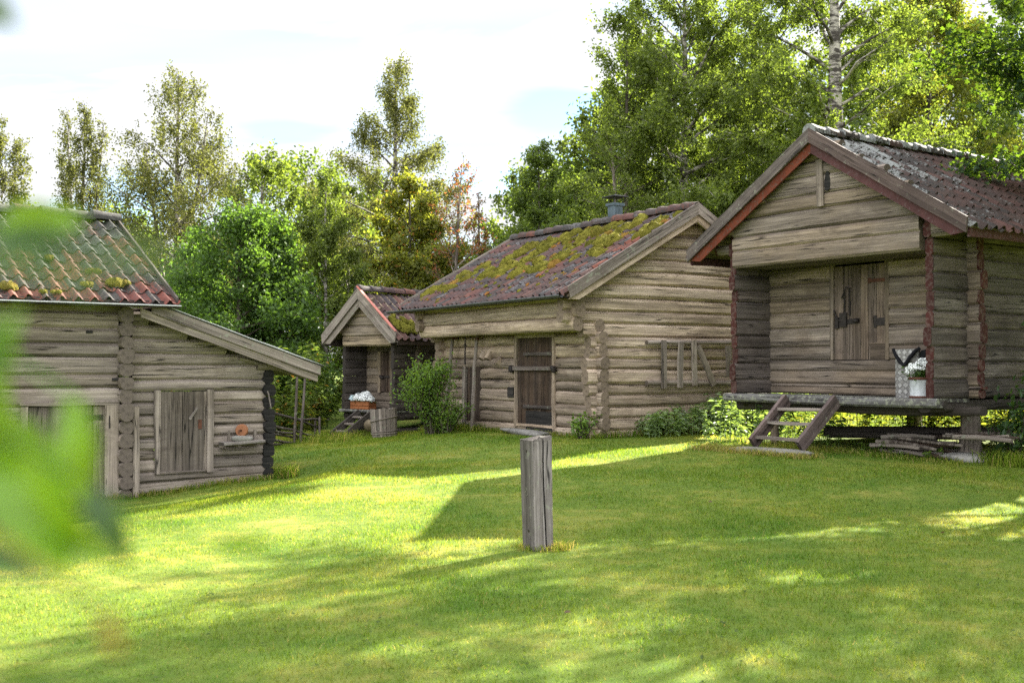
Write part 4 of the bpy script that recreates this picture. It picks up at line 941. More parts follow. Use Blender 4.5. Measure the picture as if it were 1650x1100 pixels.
# flower heads made of small petals
def posy(mb, c, r, n, C, ps=.016):
    d = nrm(rng.normal(size=(n, 3))); d[:, 2] = np.abs(d[:, 2])*1.1-.25; d = nrm(d); p = np.asarray(c)+d*r*rng.uniform(.82, 1.05, (n, 1))
    t = nrm(np.cross(d, rng.normal(size=(n, 3)))); b = np.cross(d, t); s = ps*rng.uniform(.7, 1.3, (n, 1)); lift = d*s*.35
    V = np.stack([p, p+t*s+lift, p+(t+b)*s*.8+lift, p+b*s+lift], 1); V2 = np.stack([p, p-t*s+lift, p-(t+b)*s*.8+lift, p-b*s+lift], 1)
    V = np.concatenate([V, V2]).reshape(-1, 3); mb.add(V, np.arange(len(V)).reshape(-1, 4), None, np.stack([rng.uniform(size=2*n), np.zeros(2*n), np.zeros(2*n)], -1) if C is None else C)
def leaves(mb, P, size, C, up=.5, width=.55, d=None, shape='q', down=0., fold=.0):
    N = len(P); size = np.broadcast_to(np.asarray(size, float), (N,))[:, None]
    if d is None: d = rng.normal(size=(N, 3))
    d = d.copy(); d[:, 2] -= down; d = nrm(d)
    n = rng.normal(size=(N, 3)); n[:, 2] += up*2; sd = nrm(np.cross(d, n)); n = np.cross(sd, d); w = size*width/2
    if shape == 'q':
        V = np.stack([P, P+d*size*.45+sd*w, P+d*size, P+d*size*.45-sd*w], 1)
        mb.add(V.reshape(-1, 3), np.arange(4*N).reshape(-1, 4), None, C)
    elif shape == 'o':
        cu = -n*size*.12
        V = np.stack([P, P+d*size*.3+sd*w*.9-cu*.5, P+d*size*.7+sd*w*.7-cu*.3, P+d*size+cu*1.2, P+d*size*.7-sd*w*.7-cu*.3, P+d*size*.3-sd*w*.9-cu*.5], 1); b = np.arange(N)[:, None]*6
        F = np.concatenate([b+np.array([0, 1, 2, 3]), b+np.array([3, 4, 5, 0])]); mb.add(V.reshape(-1, 3), F, None, np.concatenate([C, C]))
    else:   # lobed maple leaf
        a = np.radians([0, 22, 48, 72, 105, 140, 180, 220, 255, 288, 312, 338]); r = np.array([1, .52, .92, .48, .72, .42, .12, .42, .72, .48, .92, .52])*.6
        o_ = P+d*size*.25
        V = o_[:, None]+d[:, None]*(np.cos(a)*r)[None, :, None]*size[:, None]+sd[:, None]*(np.sin(a)*r)[None, :, None]*size[:, None]-n[:, None]*(r**2*.5)[None, :, None]*size[:, None]
        V = np.concatenate([o_[:, None], V], 1); b = np.arange(N)[:, None]*13; K = len(a); F = []
        F = np.concatenate([b+np.array([0, 1+i, 1+(i+1) % K]) for i in range(K)]); mb.add(V.reshape(-1, 3), F, None, np.tile(C, (K, 1)))
def lcol(N, autumn=0., lo=0., hi=1.): return np.stack([np.clip(rng.uniform(lo, hi, N), 0, 1), (rng.uniform(size=N) < autumn)*rng.uniform(.4, 1, N), np.zeros(N)], -1)
# milk pail of white flowers
CAN = thing('flower_pail', 'worn white metal pail of white flowers at the porch corner', 'pail', fr(o, 3.46, .33, 1.128), -.9)
m = MB(); lathe(m, [(.001, 0), (.165, 0), (.175, .02), (.168, .03), (.172, .27), (.182, .285), (.178, .3), (.16, .29), (.16, .05)], (0, 0, 0), 26); BDY = m.build('body', TIN, CAN)
m = MB(); lathe(m, [(.172, .262), (.186, .28), (.184, .302), (.164, .295)], (0, 0, .002), 26); lathe(m, [(.17, -.001), (.18, .008), (.178, .028), (.168, .034)], (0, 0, .0), 26); m.build('rusty_rim', RUST, BDY)
m = MB()
for i in range(34):
    a, r_ = R(0, 6.3), .19*math.sqrt(R()); posy(m, (math.cos(a)*r_, math.sin(a)*r_, .40+.13*(1-(r_/.2)**2)+R(-.05, .03)), .034, 26, None, .019)
m.build('flowers', PETAL, CAN)
m = MB(); P = np.stack([rng.normal(size=260)*.09, rng.normal(size=260)*.09, rng.uniform(.28, .47, 260)], -1); leaves(m, P, .06, lcol(260), .4); m.build('foliage', L_DARK, CAN)
# flower box on the small porch
FB = thing('flower_box', 'brown wicker box of pale hydrangeas on the small storehouse porch', 'flower box', fr(ROOT_S, .46, .22, 1.6-1.022*1.05), -.711)
m = MB(); w_, d_, h_ = .33, .13, .19
for lo, hi in (((-w_, -d_, 0), (w_, -d_+.02, h_)), ((-w_, d_-.02, 0), (w_, d_, h_)), ((-w_, -d_+.02, 0), (-w_+.02, d_-.02, h_)), ((w_-.02, -d_+.02, 0), (w_, d_-.02, h_)), ((-w_+.02, -d_+.02, 0), (w_-.02, d_-.02, .1))): box(m, lo, hi)
for z in (.02, .1, .185): 
    tube(m, [(-w_, -d_-.004, z), (w_, -d_-.004, z)], .011, 6); tube(m, [(w_+.004, -d_, z), (w_+.004, d_, z)], .011, 6)
m.build('box', WICKB, FB)
for x_, y_, z_, r_ in ((-.32, -.06, .25, .085), (-.2, .0, .31, .08), (-.13, -.1, .27, .075), (-.02, .04, .33, .09), (.06, -.1, .255, .075), (.14, .0, .34, .10), (.2, -.1, .26, .07), (.33, -.04, .25, .08), (-.1, .07, .3, .08)):
    m = MB(); posy(m, (x_, y_, z_), r_, 90, None, .026); rock(m, (x_, y_, z_-.01), (r_*.6, r_*.6, r_*.6), None, 8, 6); m.build('flower_head', PETAL if R() < .45 else PETALB, FB)
m = MB(); P = np.stack([rng.uniform(-.34, .34, 160), rng.uniform(-.12, .12, 160), rng.uniform(.16, .27, 160)], -1); leaves(m, P, .09, lcol(160), .4); m.build('foliage', L_DARK, FB)
# old wooden tub
TB = thing('wooden_barrel', 'old grey stave barrel with withy hoops beside the small storehouse steps', 'barrel', fr(ROOT_S, 2.52, -1.0), -.7); TB.rotation_euler = (.02, -.06, -.7)
m = MB(); ns = 22
for i in range(ns):
    a0, a1 = (i+.04)/ns*2*PI, (i+.96)/ns*2*PI; zt = .64+R(-.015, .02); zb_ = -.05
    V = []
    for z, r_ in ((zb_, .28), (.3, .298), (zt, .302)):
        for r2 in (r_, r_-.025):
            for a in (a0, a1): V.append((math.cos(a)*r2, math.sin(a)*r2, z))
    F = []
    for k in (0, 4): F += [(k, k+1, k+5, k+4), (k+3, k+2, k+6, k+7), (k+2, k, k+4, k+6), (k+1, k+3, k+7, k+5)]
    F.append((8, 9, 11, 10)); uo = R(0, 50); UV = [[(uo+.3*(j in (2, 3)), uo+.1*(j in (1, 2))) for j in range(4)] for _ in F]
    m.add(np.array(V), F, UV, (R(), R(0, .15), 0))
lathe(m, [(.277, .52), (.001, .52)], (0, 0, 0), 20, (.2, .6, 0)); m.build('staves', W_GREY, TB)
for z, tl in ((.09, .0), (.13, .01), (.41, .05)):
    m = MB(); a = np.linspace(0, 2*PI, 30); tube(m, np.stack([np.cos(a)*(.287+.03*min(1, z*2.2)), np.sin(a)*(.287+.03*min(1, z*2.2)), z+tl*np.cos(a-.6)], -1), .012, 6); m.build('hoop', W_GREY, TB)
PN = thing('old_pan', 'small round old pan hung beside the small storehouse steps', 'pan', fr(ROOT_S, 1.62, -.62, .2), -.5)
m = MB(); lathe(m, [(.001, .05), (.09, .045), (.14, .0), (.15, -.01), (.14, -.005), (.09, .035), (.001, .04)], (0, 0, 0), 20); pb = m.build('dish', plain('tarnished_copper', (.13, .10, .06), .6, .4, .5), PN); pb.rotation_euler = (PI/2, 0, .3)
m = MB(); tube(m, [(0, 0, .14), (0, .02, .3)], .01, 6); m.build('handle', IRON, PN)

# cut branches stacked under the storehouse, and the long log behind them
k_ = 0
for row in range(5):
    for i in range(6):
        if R() < .08: continue
        r_ = R(.022, .046); L_ = R(.7, 1.25); u = 2.35+R(-.05, .45)+(.25*row if row > 3 else 0); v = .62+i*.11+R(-.03, .03); z = .30+row*.07+R(-.012, .012)
        x, y, _ = fr(o, u, v, 0)
        m = MB(); f = np.linspace(0, 1, 6); pts = np.stack([L_*f, np.sin(f*R(2, 5))*.03, np.sin(f*R(2, 4))*.02*(-1)**i], -1); rr = r_*(1-.25*f)
        a = np.arange(9)/9*2*PI; P = np.stack([np.cos(a), np.sin(a)], -1)[None]*rr[:, None, None]*(1+.06*rng.normal(size=(6, 9, 1))); sweep(m, pts, P, (0, 0, 1), (R(.3, 1), R(0, .25), 0))
        b_ = m.build('cut_branch', [W_GREY, B_GREY, W_DOOR][k_ % 3]); b_.location = (x, y, z); b_.rotation_euler = (0, R(-.05, .05), -.961+R(-.25, .2))
        tag(b_, 'cut branch in the low stack of branches under the raised storehouse', 'branch', 'branches stacked under the raised storehouse'); k_ += 1
m = MB(); log(m, (0, 0, 0), (3.4, 0, .12), .2, .2, 2.2, 14, .06, .02); b_ = m.build('fallen_log', W_DARK); b_.location = fr(o, .6, 1.7, .46); b_.rotation_euler = (0, 0, -.961)
tag(b_, 'long dark log lying across under the raised storehouse behind the branches', 'log')
m = MB(); log(m, (0, 0, 0), (.95, 0, .0), .09, .08, 2.2, 12, .08, .02); b_ = m.build('short_log', W_GREY); b_.location = fr(o, 3.2, .78, .28); b_.rotation_euler = (0, 0, -.9)
tag(b_, 'short grey log on the ground against the storehouse right leg', 'log')
for nm, lb, u, v, s in (('flat_stone', 'flat grey stone under the foot of the large storehouse steps', 1.78, -.95, (.75, .2, .07)), ('corner_stone', 'grey stone slab at the foot of the right storehouse leg', 3.8, .85, (.35, .25, .08))):
    m = MB(); x, y, z = fr(o, u, v); rock(m, (0, 0, 0), s); b_ = m.build(nm, STONE); b_.location = (x, y, z+.02); b_.rotation_euler = (0, 0, -.961); tag(b_, lb, 'stone')

# round-pole fence
FN = thing('pole_fence', 'old slanting round pole fence at the forest edge behind the barn', 'fence', (-4.75, 24.5, gz1(-4.75, 24.5)))
g = FN.location.copy(); gl = lambda x, y, z: (x-g.x, y-g.y, z-g.z)
for (x0, y0, z0), (x1, y1, z1) in (((-4.72, 24.4, -.25), (-4.66, 24.5, 1.62)), ((-4.62, 24.55, -.25), (-4.50, 24.6, 1.55)), ((-4.56, 26.0, -.3), (-4.53, 26.0, .36)), ((-4.47, 26.1, -.3), (-4.45, 26.1, .42)), ((-5.2, 22.6, -.3), (-5.15, 22.6, 1.4))):
    m = MB(); tube(m, [gl(x0, y0, z0), gl((x0+x1)/2+.01, (y0+y1)/2, (z0+z1)/2), gl(x1, y1, z1)], [.032, .03, .022], 7); m.build('post', W_RAKEL, FN)
for zl, zr, yr in ((.78, .14, 26.4), (.50, -.02, 26.0), (.38, -.06, 25.8), (.30, -.09, 25.6), (.17, -.14, 25.2), (.95, .34, 26.3), (.06, -.12, 24.6)):
    m = MB(); y0 = 22.4 if zl < .9 else 24.9
    if zl > .9: zl = .42
    f = np.linspace(0, 1, 6); xs_ = -5.09+(y0-22.4)*.15; pts = np.stack([xs_+(-4.47-xs_)*f*(yr-y0)/(26.4-y0)+rng.normal(size=6)*.012-g.x, y0+(yr-y0)*f-g.y, zl+(zr-zl)*f+rng.normal(size=6)*.012-g.z], -1)
    tube(m, pts, np.linspace(.034, .024, 6), 7); m.build('rail', W_RAKEL, FN)
# fallen leaves and pebbles on the lawn
for i, (x, y) in enumerate(((.33, 7.2), (-1.5, 12.6), (2.2, 12.4), (3.9, 10.3), (.9, 12.2), (-3.6, 12.7))):
    m = MB(); leaves(m, np.zeros((1, 3)), .05, np.array([(R(), .9, 0)]), 1., .7, np.array([(1., R(-1, 1), .25)]), 'o'); b_ = m.build('fallen_leaf', leafmat('dry_leaf', (.07, .045, .02), (.10, .06, .03), (.1, .05, .02), .2, autumn=(.085, .055, .025)) if i == 0 else bpy.data.materials['dry_leaf']); b_.location = (x, y, gz1(x, y)+.035); b_.rotation_euler = (0, 0, R(0, 6))
    tag(b_, 'small dry brown leaf fallen on the lawn', 'leaf', 'fallen leaves on the lawn')

# ------------------------------------------------------------------ trees
def at(px, y): return (px-825)/1816.4*y
def zof(py, y): return 1.6+(589-py)/1816.4*y
SH = {'birch': lambda t: (1-t)**.55*(.45+.55*min(1, t*3.5)), 'dome': lambda t: math.sin(PI*(.16+.80*t))**.75, 'cone': lambda t: (1-t)**.8*min(1, .5+t*4)+.06, 'wide': lambda t: (1-t**2)**.5*min(1, .6+t*2)+.05, 'ragged': lambda t: (.4+.6*math.sin(t*9)**2)*(1-t)**.45*(.5+.5*min(1, t*3))+.05}
def grow(H, rt, cb, Rad, shape, n1, el, nleaf, ls, strand=0., droop=.15, wig=.02, lean=(0, 0), autumn=0., spread=.11, lsh='q', tops=1, lup=.3, az0=None, dens=1., lo=0., hi=1., forks=(), clear=0.):
    """one tree at the origin: returns (wood mesh builder, leaf mesh builder)"""
    T, Lf = MB(), MB(); N = 14; f = np.linspace(0, 1, N)
    w = np.stack([np.cumsum(rng.normal(size=N))*wig*H/14, np.cumsum(rng.normal(size=N))*wig*H/14, 0*f], -1); w -= w[0]
    tp = np.stack([lean[0]*f**1.3, lean[1]*f**1.3, -.3+f*(H*.97+.3)], -1)+w
    rad = rt*(1-f)**.75+.012; rad[0] *= 1.35
    tube(T, tp, rad, 9)
    stems = [(tp, rad, 1.)]
    for (fz, dx, dy, fh) in forks:
        k0 = int(fz*(N-1)); p0 = tp[k0]; g = np.linspace(0, 1, 9)
        q = p0+np.stack([dx*g**.8, dy*g**.8, (H*fh-p0[2])*g], -1)+np.cumsum(rng.normal(size=(9, 3)), 0)*.03
        rr = rad[k0]*.7*(1-g)**.8+.012; tube(T, q, rr, 7); stems.append((q, rr, .75))
    segs = []
    for sp, sr, sc in stems:
        zt = sp[-1, 2]; z0 = max(cb, sp[0, 2]); nn_ = int(n1*sc)
        for i in range(nn_):
            t = (i+R(.1, .9))/nn_; z = z0+(zt-z0)*t*.985; p0 = np.array([np.interp(z, sp[:, 2], sp[:, k]) for k in range(3)]); r0 = float(np.interp(z, sp[:, 2], sr))
            L = max(.25, Rad*sc*SH[shape](t if sc == 1 else .25+.75*t)*R(.65, 1.2)); a = i*2.399+R(-.5, .5) if az0 is None else az0[0]+R(-az0[1], az0[1])
            e = math.radians(el[0]+(el[1]-el[0])*t+R(-10, 10)); g = np.linspace(0, 1, 6)
            pts = p0+np.stack([math.cos(a)*math.cos(e)*L*g, math.sin(a)*math.cos(e)*L*g, math.sin(e)*L*g-droop*L*g**2.2], -1)+np.cumsum(rng.normal(size=(6, 3)), 0)*.035*L*.5*(g > 0)[:, None]
            tube(T, pts, np.maximum(.006, min(r0*.55, .016*L+.008)*(1-g*.85)), 5, caps=False)
            segs.append((pts[3], pts[5], .7*L))
            for j in range(int(2+L*2.4*dens)):
                s = R(.18, .98); q0 = np.array([np.interp(s, g, pts[:, k]) for k in range(3)]); l2 = (.22+.34*(1-s))*L*R(.6, 1.3)+.18
                b = a+R(.35, 1.3)*random.choice((-1, 1)); e2 = e*.7+math.radians(R(-25, 30))-droop*s
                q1 = q0+l2*np.array([math.cos(b)*math.cos(e2), math.sin(b)*math.cos(e2), math.sin(e2)]); qm = (q0+q1)/2+rng.normal(size=3)*.05*l2
                tube(T, [q0, qm, q1-np.array((0, 0, strand*.15*l2))], [.009, .006, .004], 3, caps=False); segs.append((q0, q1, l2))
    W = np.array([s[2] for s in segs])*rng.uniform(.25, 1.75, len(segs)); cnt = rng.multinomial(nleaf, W/W.sum()); P = []; D = []
    for (p, q, l), n in zip(segs, cnt):
        if not n: continue
        u = rng.uniform(.05, 1.05, (n, 1))**.8; x = p+(q-p)*u
        if strand:
            ns = max(1, n//7); ri = rng.integers(0, ns, n); rt_ = p+(q-p)*rng.uniform(.2, 1.05, (ns, 1)); ln = rng.uniform(.25, 1., ns)*strand
            hang = rng.uniform(0, 1, n); dr = rng.normal(size=(ns, 2))*.12
            xs = rt_[ri]+rng.normal(size=(n, 3))*.035; xs[:, 2] -= hang*ln[ri]; xs[:, :2] += dr[ri]*hang[:, None]*ln[ri][:, None]
            mk = rng.uniform(size=n) < .72; x = np.where(mk[:, None], xs, x+rng.normal(size=(n, 3))*spread)
        else: x = x+rng.normal(size=(n, 3))*(spread*(.6+.5*l))
        P.append(x)
    P = np.concatenate(P)
    if clear: P = P[~((np.abs(P[:, 0]-np.interp(P[:, 2], tp[:, 2], tp[:, 0])) < clear) & (P[:, 1] < .2) & (rng.uniform(size=len(P)) < .93))]
    n = len(P)
    leaves(Lf, P, ls*rng.uniform(.65, 1.3, n), lcol(n, autumn, lo, hi), lup, .62, None, lsh, .45 if strand else .25)
    return T, Lf
def tree(name, label, cat, px, y, top, crown, trunk, group=None, **kw):
    x = at(px, y); z = gz1(x, y); H = zof(top, y)-z
    o_ = thing(name, label, cat, (x, y, z), 0, group); T, L = grow(H=H, **kw)
    T.build('trunk', trunk, o_); L.build('crown', crown, o_); return o_
def fell(src, name, label, px, y, sc, rz, group=None, cat='tree'):
    x = at(px, y); r_ = thing(name, label, cat, (x, y, gz1(x, y)), rz, group); r_.scale = (sc*R(.92, 1.08), sc*R(.92, 1.08), sc)
    for ch in src.children:
        c = ch.copy(); COL.objects.link(c); c.parent = r_
    return r_
B_ = dict(shape='birch', strand=.95, droop=.05)
tree('birch_tree', 'birch at the left edge of the photo rising behind the barn ridge', 'tree', -8, 42, 175, L_BIRCH, B_BIRCH, rt=.13, cb=2.6, Rad=2.9, n1=30, el=(20, 62), nleaf=28500, ls=.095, **B_)
tree('birch_tree', 'slim birch with twin stems between the two taller birches behind the barn', 'tree', 128, 40, 150, L_BIRCH, B_BIRCH, rt=.11, cb=4.2, Rad=1.7, n1=24, el=(40, 75), nleaf=20900, ls=.085, forks=((.25, -.75, .1, .95), (.3, .7, .2, .9)), **B_)
tree('birch_tree', 'tall spreading birch right of the barn roof with airy olive crown', 'tree', 284, 38, 98, L_BIRCH, B_BIRCH, rt=.15, cb=3.0, Rad=3.6, n1=34, el=(18, 60), nleaf=41800, ls=.09, forks=((.3, -1.3, .2, .76), (.42, 1.0, -.2, .86)), **B_)
tree('birch_tree', 'tallest narrow birch standing alone against the sky in the middle', 'tree', 634, 42, 86, L_BIRCH, B_BIRCH, rt=.15, cb=3.4, Rad=3.4, n1=36, el=(15, 55), nleaf=41800, ls=.09, **B_)
tree('birch_tree', 'young pale green birch behind the small storehouse', 'tree', 527, 34, 262, L_BIRCH2, B_BIRCH, rt=.06, cb=.7, Rad=1.9, shape='birch', n1=30, el=(30, 65), nleaf=32300, ls=.085, strand=.55, droop=.1)
tree('broadleaf_tree', 'dense dark green tree behind the lean-to roof', 'tree', 385, 31, 335, L_DARK, B_DARK, rt=.10, cb=.5, Rad=1.9, shape='wide', n1=44, el=(5, 60), nleaf=27000, ls=.115, droop=.2, spread=.17)
tree('broadleaf_tree', 'smaller deep green tree just right of the barn gable', 'tree', 318, 33.5, 372, L_DARK, B_DARK, rt=.09, cb=.4, Rad=1.8, shape='cone', n1=34, el=(10, 60), nleaf=17000, ls=.11, droop=.15, spread=.17)
tree('broadleaf_tree', 'round dark green tree left of the young pale birch', 'tree', 452, 32, 352, L_DARK, B_DARK, rt=.09, cb=.4, Rad=1.7, shape='birch', n1=34, el=(10, 60), nleaf=16000, ls=.11, droop=.15, spread=.17)
tree('maple_tree', 'yellow green maple below the tallest birch', 'tree', 660, 36, 288, L_YEL, B_DARK, rt=.09, cb=1.2, Rad=1.7, shape='dome', n1=26, el=(20, 60), nleaf=26600, ls=.12, autumn=.05, droop=.1, spread=.13)
tree('rowan_tree', 'thin rowan turning red and orange above the house roof', 'tree', 722, 34, 262, L_RED, B_GREY, rt=.075, cb=2.4, Rad=1.35, shape='wide', n1=20, el=(35, 65), nleaf=2000, ls=.085, autumn=.5, droop=.0, spread=.07, lean=(.35, 0), dens=1.3)
tree('rowan_tree', 'brownish low rowan beside the red rowan above the house roof', 'tree', 772, 37, 300, L_RED, B_GREY, rt=.07, cb=2.0, Rad=1.2, shape='cone', n1=20, el=(30, 65), nleaf=3000, ls=.085, autumn=.3, droop=.0, spread=.08)
tree('aspen_tree', 'round topped aspen with fluttering leaves behind the house ridge', 'tree', 868, 40, 226, L_GREEN, B_GREY, rt=.11, cb=2.0, Rad=1.75, shape='wide', n1=28, el=(25, 65), nleaf=24700, ls=.105, droop=.05, spread=.12)
tree('aspen_tree', 'lower bushy aspen left of the metal flue', 'tree', 925, 37, 285, L_GREEN, B_GREY, rt=.09, cb=1.5, Rad=1.5, shape='dome', n1=24, el=(25, 60), nleaf=20900, ls=.10, droop=.05, spread=.12)
tree('bare_tree', 'half bare old tree with twisting grey branches above the flue', 'tree', 1005, 33, 212, L_BIRCH2, B_GREY, rt=.12, cb=3.2, Rad=1.7, shape='ragged', n1=26, el=(5, 60), nleaf=4940, ls=.085, droop=-.05, spread=.08, lean=(-.5, 0), wig=.05, dens=2.)
tree('birch_tree', 'huge old birch with thick white patched trunk behind the large storehouse', 'tree', 1352, 33, -190, L_BIRCH2, B_BIRCH, clear=.75, rt=.40, cb=3.2, Rad=3.9, n1=44, el=(5, 55), nleaf=79800, ls=.105, strand=.5, droop=.1, shape='wide', spread=.16)
tree('birch_tree', 'broad leafy birch filling the sky between the flue and the large storehouse', 'tree', 1105, 36, -95, L_BIRCH2, B_BIRCH, rt=.2, cb=2.4, Rad=3.9, n1=50, el=(5, 60), nleaf=98800, ls=.105, strand=.5, droop=.1, shape='wide', spread=.17)
tree('birch_tree', 'dark stemmed birch between the broad birch and the huge old birch', 'tree', 1222, 38.5, -70, L_BIRCH2, B_DARK, rt=.18, cb=2.0, Rad=3.2, n1=42, el=(5, 60), nleaf=68400, ls=.105, strand=.4, droop=.1, shape='wide', spread=.17)
tree('alder_tree', 'dark edged alder with sparse twigs at the left end of the broad birch', 'tree', 1010, 35, 40, L_BIRCH2, B_DARK, rt=.13, cb=2.6, Rad=2.2, n1=30, el=(15, 60), nleaf=18050, ls=.10, droop=.1, shape='wide', spread=.14)
tree('ash_tree', 'bright sunlit tree behind the large storehouse roof ridge', 'tree', 1500, 43, -60, L_YEL, B_DARK, rt=.2, cb=2.0, Rad=3.0, n1=40, el=(5, 60), nleaf=57000, ls=.14, droop=.1, shape='wide', spread=.2, lo=0, hi=.7)
tree('ash_tree', 'sunlit tree at the right edge behind the maple', 'tree', 1640, 46, -40, L_GREEN, B_DARK, rt=.2, cb=1.5, Rad=3.2, n1=36, el=(5, 60), nleaf=49400, ls=.15, droop=.1, shape='wide', spread=.2)
def maple(label, x, y, H, Rad, cb, n, seed_az=None, rt=.2, ls=.13):
    o_ = thing('maple_tree', label, 'tree', (x, y, gz1(x, y))); T, L = grow(H=H, rt=rt, cb=cb, Rad=Rad, shape='wide', n1=26, el=(2, 60), nleaf=n, ls=ls, droop=.12, spread=.14, lsh='m', lup=.9, hi=.85, lo=-.15, dens=.8, az0=seed_az)
    T.build('trunk', B_DARK, o_); L.build('crown', L_MAPLE, o_); return o_
MAP1 = maple('large leaved maple hanging its boughs over the right end of the storehouse roof', 10.6, 18.2, 11.5, 4.7, 3.6, 32000, ls=.135)
# a low bough that lies over the storehouse roof
m1, m2 = MB(), MB(); f = np.linspace(0, 1, 9); a = np.array((0, 0, 4.7)); b = np.array((-4.1, .2, 4.05)); pts = a+(b-a)*f[:, None]; pts[:, 2] += .35*np.sin(f*PI)
tube(m1, pts, np.linspace(.05, .01, 9), 6); P = []
for i in range(44):
    s = R(.2, 1); q0 = a+(b-a)*s+np.array((0, 0, .35*math.sin(s*PI))); q1 = q0+np.array((R(-.6, .2), R(-.75, .75), R(-.25, .2))); tube(m1, [q0, (q0+q1)/2, q1], [.012, .008, .005], 4, caps=False); n = 26
    P.append(q0+(q1-q0)*rng.uniform(.1, 1.1, (n, 1))+rng.normal(size=(n, 3))*.10)
P = np.concatenate(P); leaves(m2, P, .115*rng.uniform(.7, 1.25, len(P)), lcol(len(P)), .9, .6, None, 'm', .25)
b_ = m1.build('low_bough', B_DARK, MAP1); m2.build('bough_leaves', L_MAPLE, b_)
maple('maple outside the right edge that shades the near lawn', 9.6, 12.6, 11.5, 4.3, 3.0, 15000, ls=.15)
maple('tall maple behind the first one at the right edge', 14.2, 15.6, 13.5, 4.6, 3.2, 16000, ls=.15)
maple('maple beside the camera that shades the nearest grass', 8.4, 7.6, 10, 3.8, 3.0, 8500, ls=.15)
# wood behind: copies of a few trees
G_ = 'trees of the wood behind the houses'; LB_ = 'green tree of the wood closing the view behind the houses'
src = [tree('wood_tree', LB_, 'tree', 240, 46, 380, L_GREEN, B_DARK, G_, rt=.12, cb=.6, Rad=2.3, shape='wide', n1=30, el=(10, 60), nleaf=16000, ls=.13, droop=.1, spread=.18),
       tree('wood_tree', LB_, 'tree', 560, 45, 330, L_BIRCH2, B_BIRCH, G_, rt=.1, cb=.8, Rad=2.0, shape='dome', n1=30, el=(15, 60), nleaf=15000, ls=.12, strand=.5, droop=.1, spread=.18)]
for i, (px, y, sc) in enumerate(((190, 50, 1.2), (420, 44, 1.3), (490, 48, 1.4), (600, 50, 1.3), (690, 46, .9), (740, 48, .85), (800, 46, .85), (840, 49, 1.3), (905, 47, 1.35), (960, 44, 1.5), (1040, 45, 1.9), (1130, 47, 2.), (340, 42, .95), (60, 52, 1.15), (-60, 50, 1.2), (1240, 48, 2.), (1420, 50, 2.2), (1570, 52, 2.2), (1700, 50, 1.5))):
    fell(src[i % 2], 'wood_tree', LB_, px, y, sc, R(0, 6), G_)

# ------------------------------------------------------------------ shrubs and ground plants
def bush(mbT, mbL, c, h, r, nst, nleaf, ls, shp='o', lean=.5, autumn=0., pw=.7):
    P = []
    for i in range(nst):
        a = R(0, 6.28); q = np.array(c)+np.array((math.cos(a), math.sin(a), 0))*r*.3*R(); e = np.array(c)+np.array((math.cos(a)*r*R(.2, 1), math.sin(a)*r*R(.2, 1), h*R(.5, 1.05)))
        mid = (q+e)/2+np.array((0, 0, h*.08)); tube(mbT, [q, mid, e], [.014, .009, .004], 4, caps=False); n = nleaf//nst
        u = rng.uniform(.04, 1.05, (n, 1))**pw; P.append(q+(e-q)*u+np.array((0, 0, h*.08))*np.sin(u*PI)+rng.normal(size=(n, 3))*r*.16)
    P = np.concatenate(P); leaves(mbL, P, ls*rng.uniform(.6, 1.3, len(P)), lcol(len(P), autumn), .8, .55, None, shp, .15)
x, y = -1.72, 23.55
SB = thing('rose_bush', 'bright green rose bush growing at the left corner of the log house', 'bush', (x, y, gz1(x, y)))
m1, m2 = MB(), MB(); bush(m1, m2, (.05, 0, 0), 1.5, .5, 30, 2400, .065); bush(m1, m2, (-.2, -.05, .5), .8, .6, 16, 1100, .06); bush(m1, m2, (.35, -.05, 0), .8, .5, 16, 1300, .06); bush(m1, m2, (0, -.1, .9), .6, .45, 12, 600, .06); m1.build('stems', B_DARK, SB); m2.build('foliage', L_SHRUB, SB)
x, y = 7.65, 16.15
SB = thing('climbing_shrub', 'leafy shrub climbing the right wall of the large storehouse', 'shrub', (x, y, gz1(x, y)))
m1, m2 = MB(), MB(); bush(m1, m2, (0, 0, 0), 1.3, .65, 22, 700, .12); bush(m1, m2, (.25, .1, .2), 2.3, .5, 12, 260, .12); bush(m1, m2, (-.45, -.1, 0), .7, .45, 14, 380, .10); m1.build('stems', B_DARK, SB); m2.build('foliage', L_MAPLE, SB)
def weeds(name, mat, pts, hs, ls, per, label, d=None, autumn=0.):
    m1 = MB(); P = []; D = []
    for (x, y), h in zip(pts, hs):
        z = gz1(x, y); lx, ly = R(-.12, .12)*h, R(-.12, .12)*h
        tube(m1, [(x, y, z-.02), (x+lx*.4, y+ly*.4, z+h*.5), (x+lx, y+ly, z+h)], [.006, .005, .002], 3, caps=False, C=(.5, 0, 0))
        u = rng.uniform(.12, 1., per)**.8; a = rng.uniform(0, 6.28, per); P.append(np.stack([x+lx*u, y+ly*u, z+h*u], -1)); D.append(np.stack([np.cos(a), np.sin(a), rng.uniform(-.35, .35, per)], -1))
    P = np.concatenate(P); leaves(m1, P, ls*rng.uniform(.6, 1.3, len(P)), lcol(len(P), autumn), 1.2, .42, np.concatenate(D), 'o', .1)
    return tag(m1.build(name, mat), label, name.replace('_', ' '), None, 'stuff')
PT = []; HS = []
for i in range(170):
    v = R(.7, 4.6); u = R(.12, .95)*(.5+.5*min(1, v/2)); x, y, _ = fr(HOUSE, MW+u, v, 0); PT.append((x, y)); HS.append(R(.25, .5)+.42*min(1, max(0, (v-1.2)/1.6))*R(.5, 1.1))
for i in range(60): PT.append(fr(ROOT_R, R(-.75, .5), R(-.1, 2.6), 0)[:2]); HS.append(R(.3, .8))
weeds('nettles', L_WEED, PT, HS, .115, 15, 'nettles growing along the gable wall of the log house')
